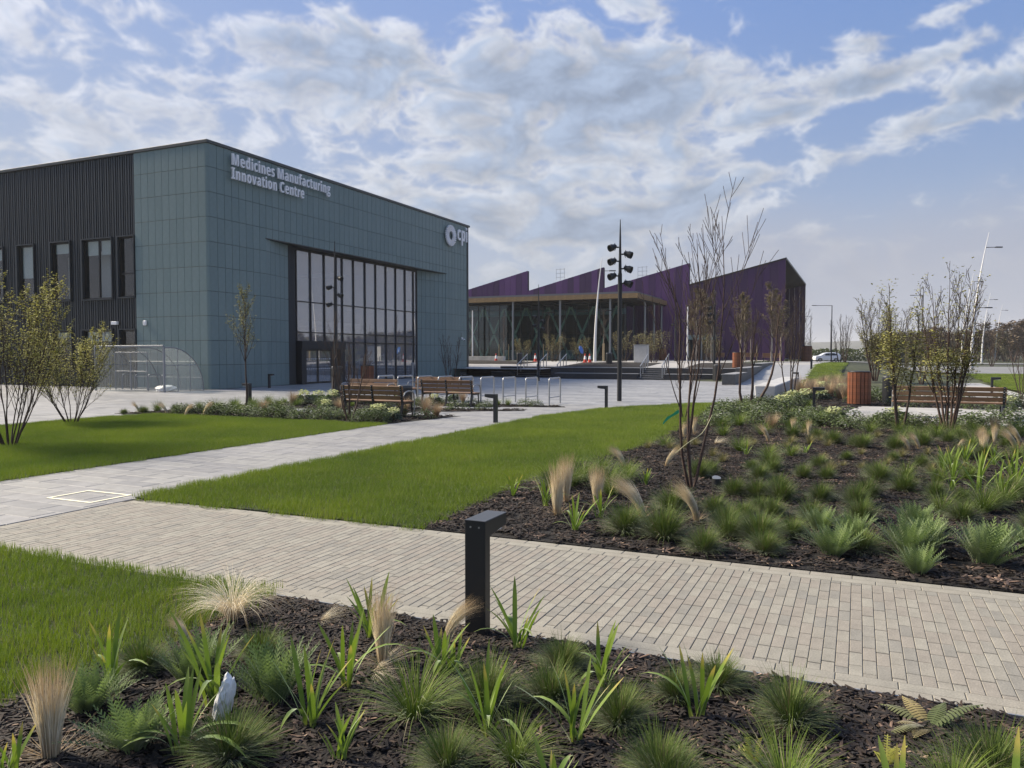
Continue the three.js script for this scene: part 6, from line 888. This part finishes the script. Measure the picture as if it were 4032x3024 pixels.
{
  const cache = {}, geo = (k, v, m) => cache[k + v + (m ?? '')] ??= KIND[k](1000 + k.charCodeAt(0) * 13 + v * 7, m), r = rng(2024);
  // daffodils: every leaf is a piece of its own
  const strap = [...Array(8).keys()].map(v => { const q = rng(300 + v), B = new Blades(), kink = v === 5 || v === 7, tip = v % 4 === 0 ? [0.38, 0.33, 0.06] : [0.17, 0.24, 0.03], a = [0.30, 0.32, 0.07], b = mixc([0.105, 0.190, 0.012], [0.175, 0.265, 0.022], q()), w = 0.078; B.blade(0, 0, 0, 0.03, kink ? 1.9 : 0.25 + q() * 0.35, 1, w, [a, b, b, b, b, b, tip, tip], 7, 0, f => 0.55 + 1.3 * f * (1 - f) - (f > 0.8 ? (f - 0.8) * 2.4 : 0), 0.25); return B.build(); });
  const fill = (bed, k, n, s0, s1, t0, t1, h0, h1, ok = () => true) => { const L = PLANTS[bed][k] ??= []; for (let i = 0, tries = 0; i < n && tries < n * 20; tries++) { const s = lerp(s0, s1, r()), t = lerp(t0, t1, r()); if (!ok(s, t) || Object.values(PLANTS[bed]).some(l => l.some(p => Math.hypot(p[0] - s, p[1] - t) < 0.26))) continue; L.push([+s.toFixed(2), +t.toFixed(2), +lerp(h0, h1, r()).toFixed(2)]); i++; } };
  const inBench = (s, t) => inside(BED_BENCH, s, t) && inside(BED_BENCH, s, t - 0.15);
  fill('bench', 'B', 26, -18.5, -10.4, 15.8, 17.7, 0.2, 0.3, inBench); fill('bench', 'S', 14, -18.8, -14, 16.5, 21, 0.28, 0.38, inBench); fill('bench', 'B', 12, -17, -9.5, 18.9, 23.2, 0.2, 0.28, inBench); fill('bench', 'S', 7, -17, -10, 21, 23.4, 0.25, 0.33, inBench);
  const inMid = (s, t) => inside(BED_MID, s, t) && Math.hypot(s + 0.1, t - 28.2) > 0.7;
  fill('right', 'R', 14, -2.2, 0.2, 30, 43, 0.4, 0.62, inMid); fill('right', 'B', 16, -2.3, 0.6, 28, 43, 0.3, 0.4, inMid); fill('right', 'H', 6, -2.2, 0.4, 27, 38, 0.3, 0.4, inMid); fill('right', 'S', 10, -2.3, 0.4, 28, 43, 0.35, 0.5, inMid);
  fill('right', 'B', 12, 1, 8, 27.6, 30.8, 0.28, 0.4, inMid); fill('right', 'H', 4, 1, 8, 27.6, 30.8, 0.3, 0.36, inMid); fill('right', 'B', 18, -3.6, -0.9, 18, 27, 0.26, 0.36, inMid); fill('right', 'S', 12, -3.6, -0.9, 17.5, 27, 0.3, 0.42, inMid); fill('right', 'B', 10, -0.6, 5, 18.9, 21.0, 0.26, 0.34, inMid); fill('right', 'S', 8, -0.6, 5, 17.5, 20.6, 0.3, 0.4, inMid);
  fill('mid', 'F', 26, -1.6, 3.4, 10.5, 17.8, 0.22, 0.3); fill('mid', 'G', 18, -3, 2.4, 11.5, 18, 0.16, 0.24); fill('mid', 'S', 18, -3.4, 3.2, 13, 18.4, 0.26, 0.36); fill('mid', 'D', 8, 0.9, 3, 10, 14, 0.34, 0.46); fill('mid', 'T', 4, 0.4, 3.2, 14.5, 17.6, 0.28, 0.36); fill('mid', 'S', 5, -3.6, -2.4, 8.4, 10.5, 0.3, 0.38);
  const nearOK = (s, t) => t < 4.05 && Math.hypot(s + 2.07, t - 4.1) > 0.3;
  fill('near', 'D', 6, -3.3, 0.6, 2.3, 4.0, 0.26, 0.36, nearOK); fill('near', 'F', 6, -3.4, 0.9, 2.2, 4.0, 0.18, 0.26, nearOK); fill('near', 'Y', 5, -3.4, -2.2, 2.2, 3.4, 0.18, 0.24, nearOK); fill('near', 'S', 4, -2.4, 0.4, 2.6, 3.9, 0.2, 0.28, nearOK);
  fill('mid', 'S', 10, 0.6, 3, 9, 13, 0.28, 0.38); fill('mid', 'F', 12, -2, 1.6, 7, 11, 0.2, 0.28); fill('mid', 'Y', 3, -0.4, 1.8, 6.9, 8.4, 0.2, 0.28);
  const order = n => n < ORD.length ? ORD[n] : ['twentieth', 'twenty first', 'twenty second', 'twenty third', 'twenty fourth', 'twenty fifth', 'twenty sixth', 'twenty seventh', 'twenty eighth', 'twenty ninth', 'thirtieth'][n - ORD.length] ?? 'far';
  for (const bed of Object.keys(PLANTS)) for (const k of Object.keys(PLANTS[bed])) {
    const [name, desc, cat] = NAMES[k], all = PLANTS[bed][k], byT = all.slice().sort((a, b) => a[1] - b[1]), nb = all.length <= 12 ? 1 : all.length <= 30 ? 2 : all.length <= 45 ? 3 : 4, bands = [['in'], ['front of', 'back of'], ['front of', 'middle of', 'back of'], ['front of', 'nearer half of', 'farther half of', 'back of']][nb - 1];
    const list = [];
    bands.forEach((bn, q) => { const part_ = byT.slice(Math.floor(q * byT.length / nb), Math.floor((q + 1) * byT.length / nb)).sort((a, b) => a[0] / a[1] - b[0] / b[1]); part_.forEach((p, i) => list.push([...p.slice(0, 3), p[3], part_.length === 1 ? `${bn} ${BEDS[bed]}` : `${i === 0 ? 'leftmost' : i === part_.length - 1 ? 'rightmost' : order(i) + ' from left'} ${bn} ${BEDS[bed]}`])); });
    list.forEach(([s, t, h, mode, where], i) => {
      const label = `${k === 'T' ? LEANS[mode ?? 'up'] + desc : desc}, ${where}`;
      const group = `${name.replace(/_/g, ' ')}s ${BEDS[bed]}`;
      if (k === 'D') {
        const P = thing(name, label, cat, s, t, 0.006, r() * 6.283, group), n = 11 + Math.floor(r() * 4);
        for (let q = 0; q < n; q++) { const o = piece(P, 'leaf', strap[Math.floor(r() * 8)], M.leafStiff, (r() - 0.5) * 0.05, 0, (r() - 0.5) * 0.05), L = h * (0.75 + r() * 0.5); o.scale.set(L, L, L * (0.7 + 0.3 * r()) * clamp(0.34 / h, 0.8, 1.3)); o.rotation.order = 'YZX'; o.rotation.set(0, q / n * 6.283 + r(), -(0.03 + 0.5 * r())); }
        return;
      }
      const o = one(name, geo(k, Math.floor(r() * (k === 'T' ? 2 : 4)), k === 'T' ? (mode ?? 'up') : undefined), k === 'Y' || k === 'H' ? M.leafStiff : M.leaf, label, cat, list.length > 1 ? group : undefined);
      const kk = h * ({ T: 1.12, F: bed === 'mid' ? 1.15 : 0.95, Y: 1.2, S: 1.0 }[k] ?? (bed === 'near' || bed === 'mid' ? 1 : 1.35)); o.position.set(s, 0.006, -t); o.scale.set(kk * (0.88 + 0.26 * r()), kk * (0.9 + 0.2 * r()), kk * (0.88 + 0.26 * r())); o.rotation.order = 'YXZ'; if (k !== 'T') { o.rotation.x = (r() - 0.5) * 0.22; o.rotation.z = (r() - 0.5) * 0.22; } o.rotation.y = k === 'T' && mode !== 'up' && mode !== 'droop' ? 0.42 + (r() - 0.5) * 0.5 : r() * 6.283;
    });
  }
  // scrap of white plastic in the foreground bed
  const B = new THREE.IcosahedronGeometry(0.08, 4), p = B.attributes.position; for (let i = 0; i < p.count; i++) { const x = p.getX(i) / 0.08, y = p.getY(i) / 0.08, z = p.getZ(i) / 0.08, n = 1 + 0.55 * fbm(x * 1.6 + 4, y * 1.6 + z, 4), c = noise(x * 4, y * 4 + z * 3) * 0.12; p.setXYZ(i, x * 0.045 * n + y * 0.03, y * 0.11 * n, z * 0.03 * n + c * 0.05); } B.computeVertexNormals();
  const w = one('plastic_scrap', B, M.white, 'scrap of white plastic caught among the foreground plants', 'litter'); w.position.set(-2.62, 0.12, -2.62); w.rotation.y = 0.5;
  const lamp = thing('ground_spotlight', 'small round uplight beside the nearest birch', 'spotlight', -1.62, 9.95, 0, 0.4); part(lamp, 'body', new THREE.CylinderGeometry(0.055, 0.06, 0.12, 18).translate(0, 0.06, 0), M.black); part(lamp, 'glass', new THREE.CylinderGeometry(0.055, 0.055, 0.008, 20).rotateX(0.35).translate(0, 0.128, 0), M.galv);
}
shade(scene);
renderer.render(scene, camera);
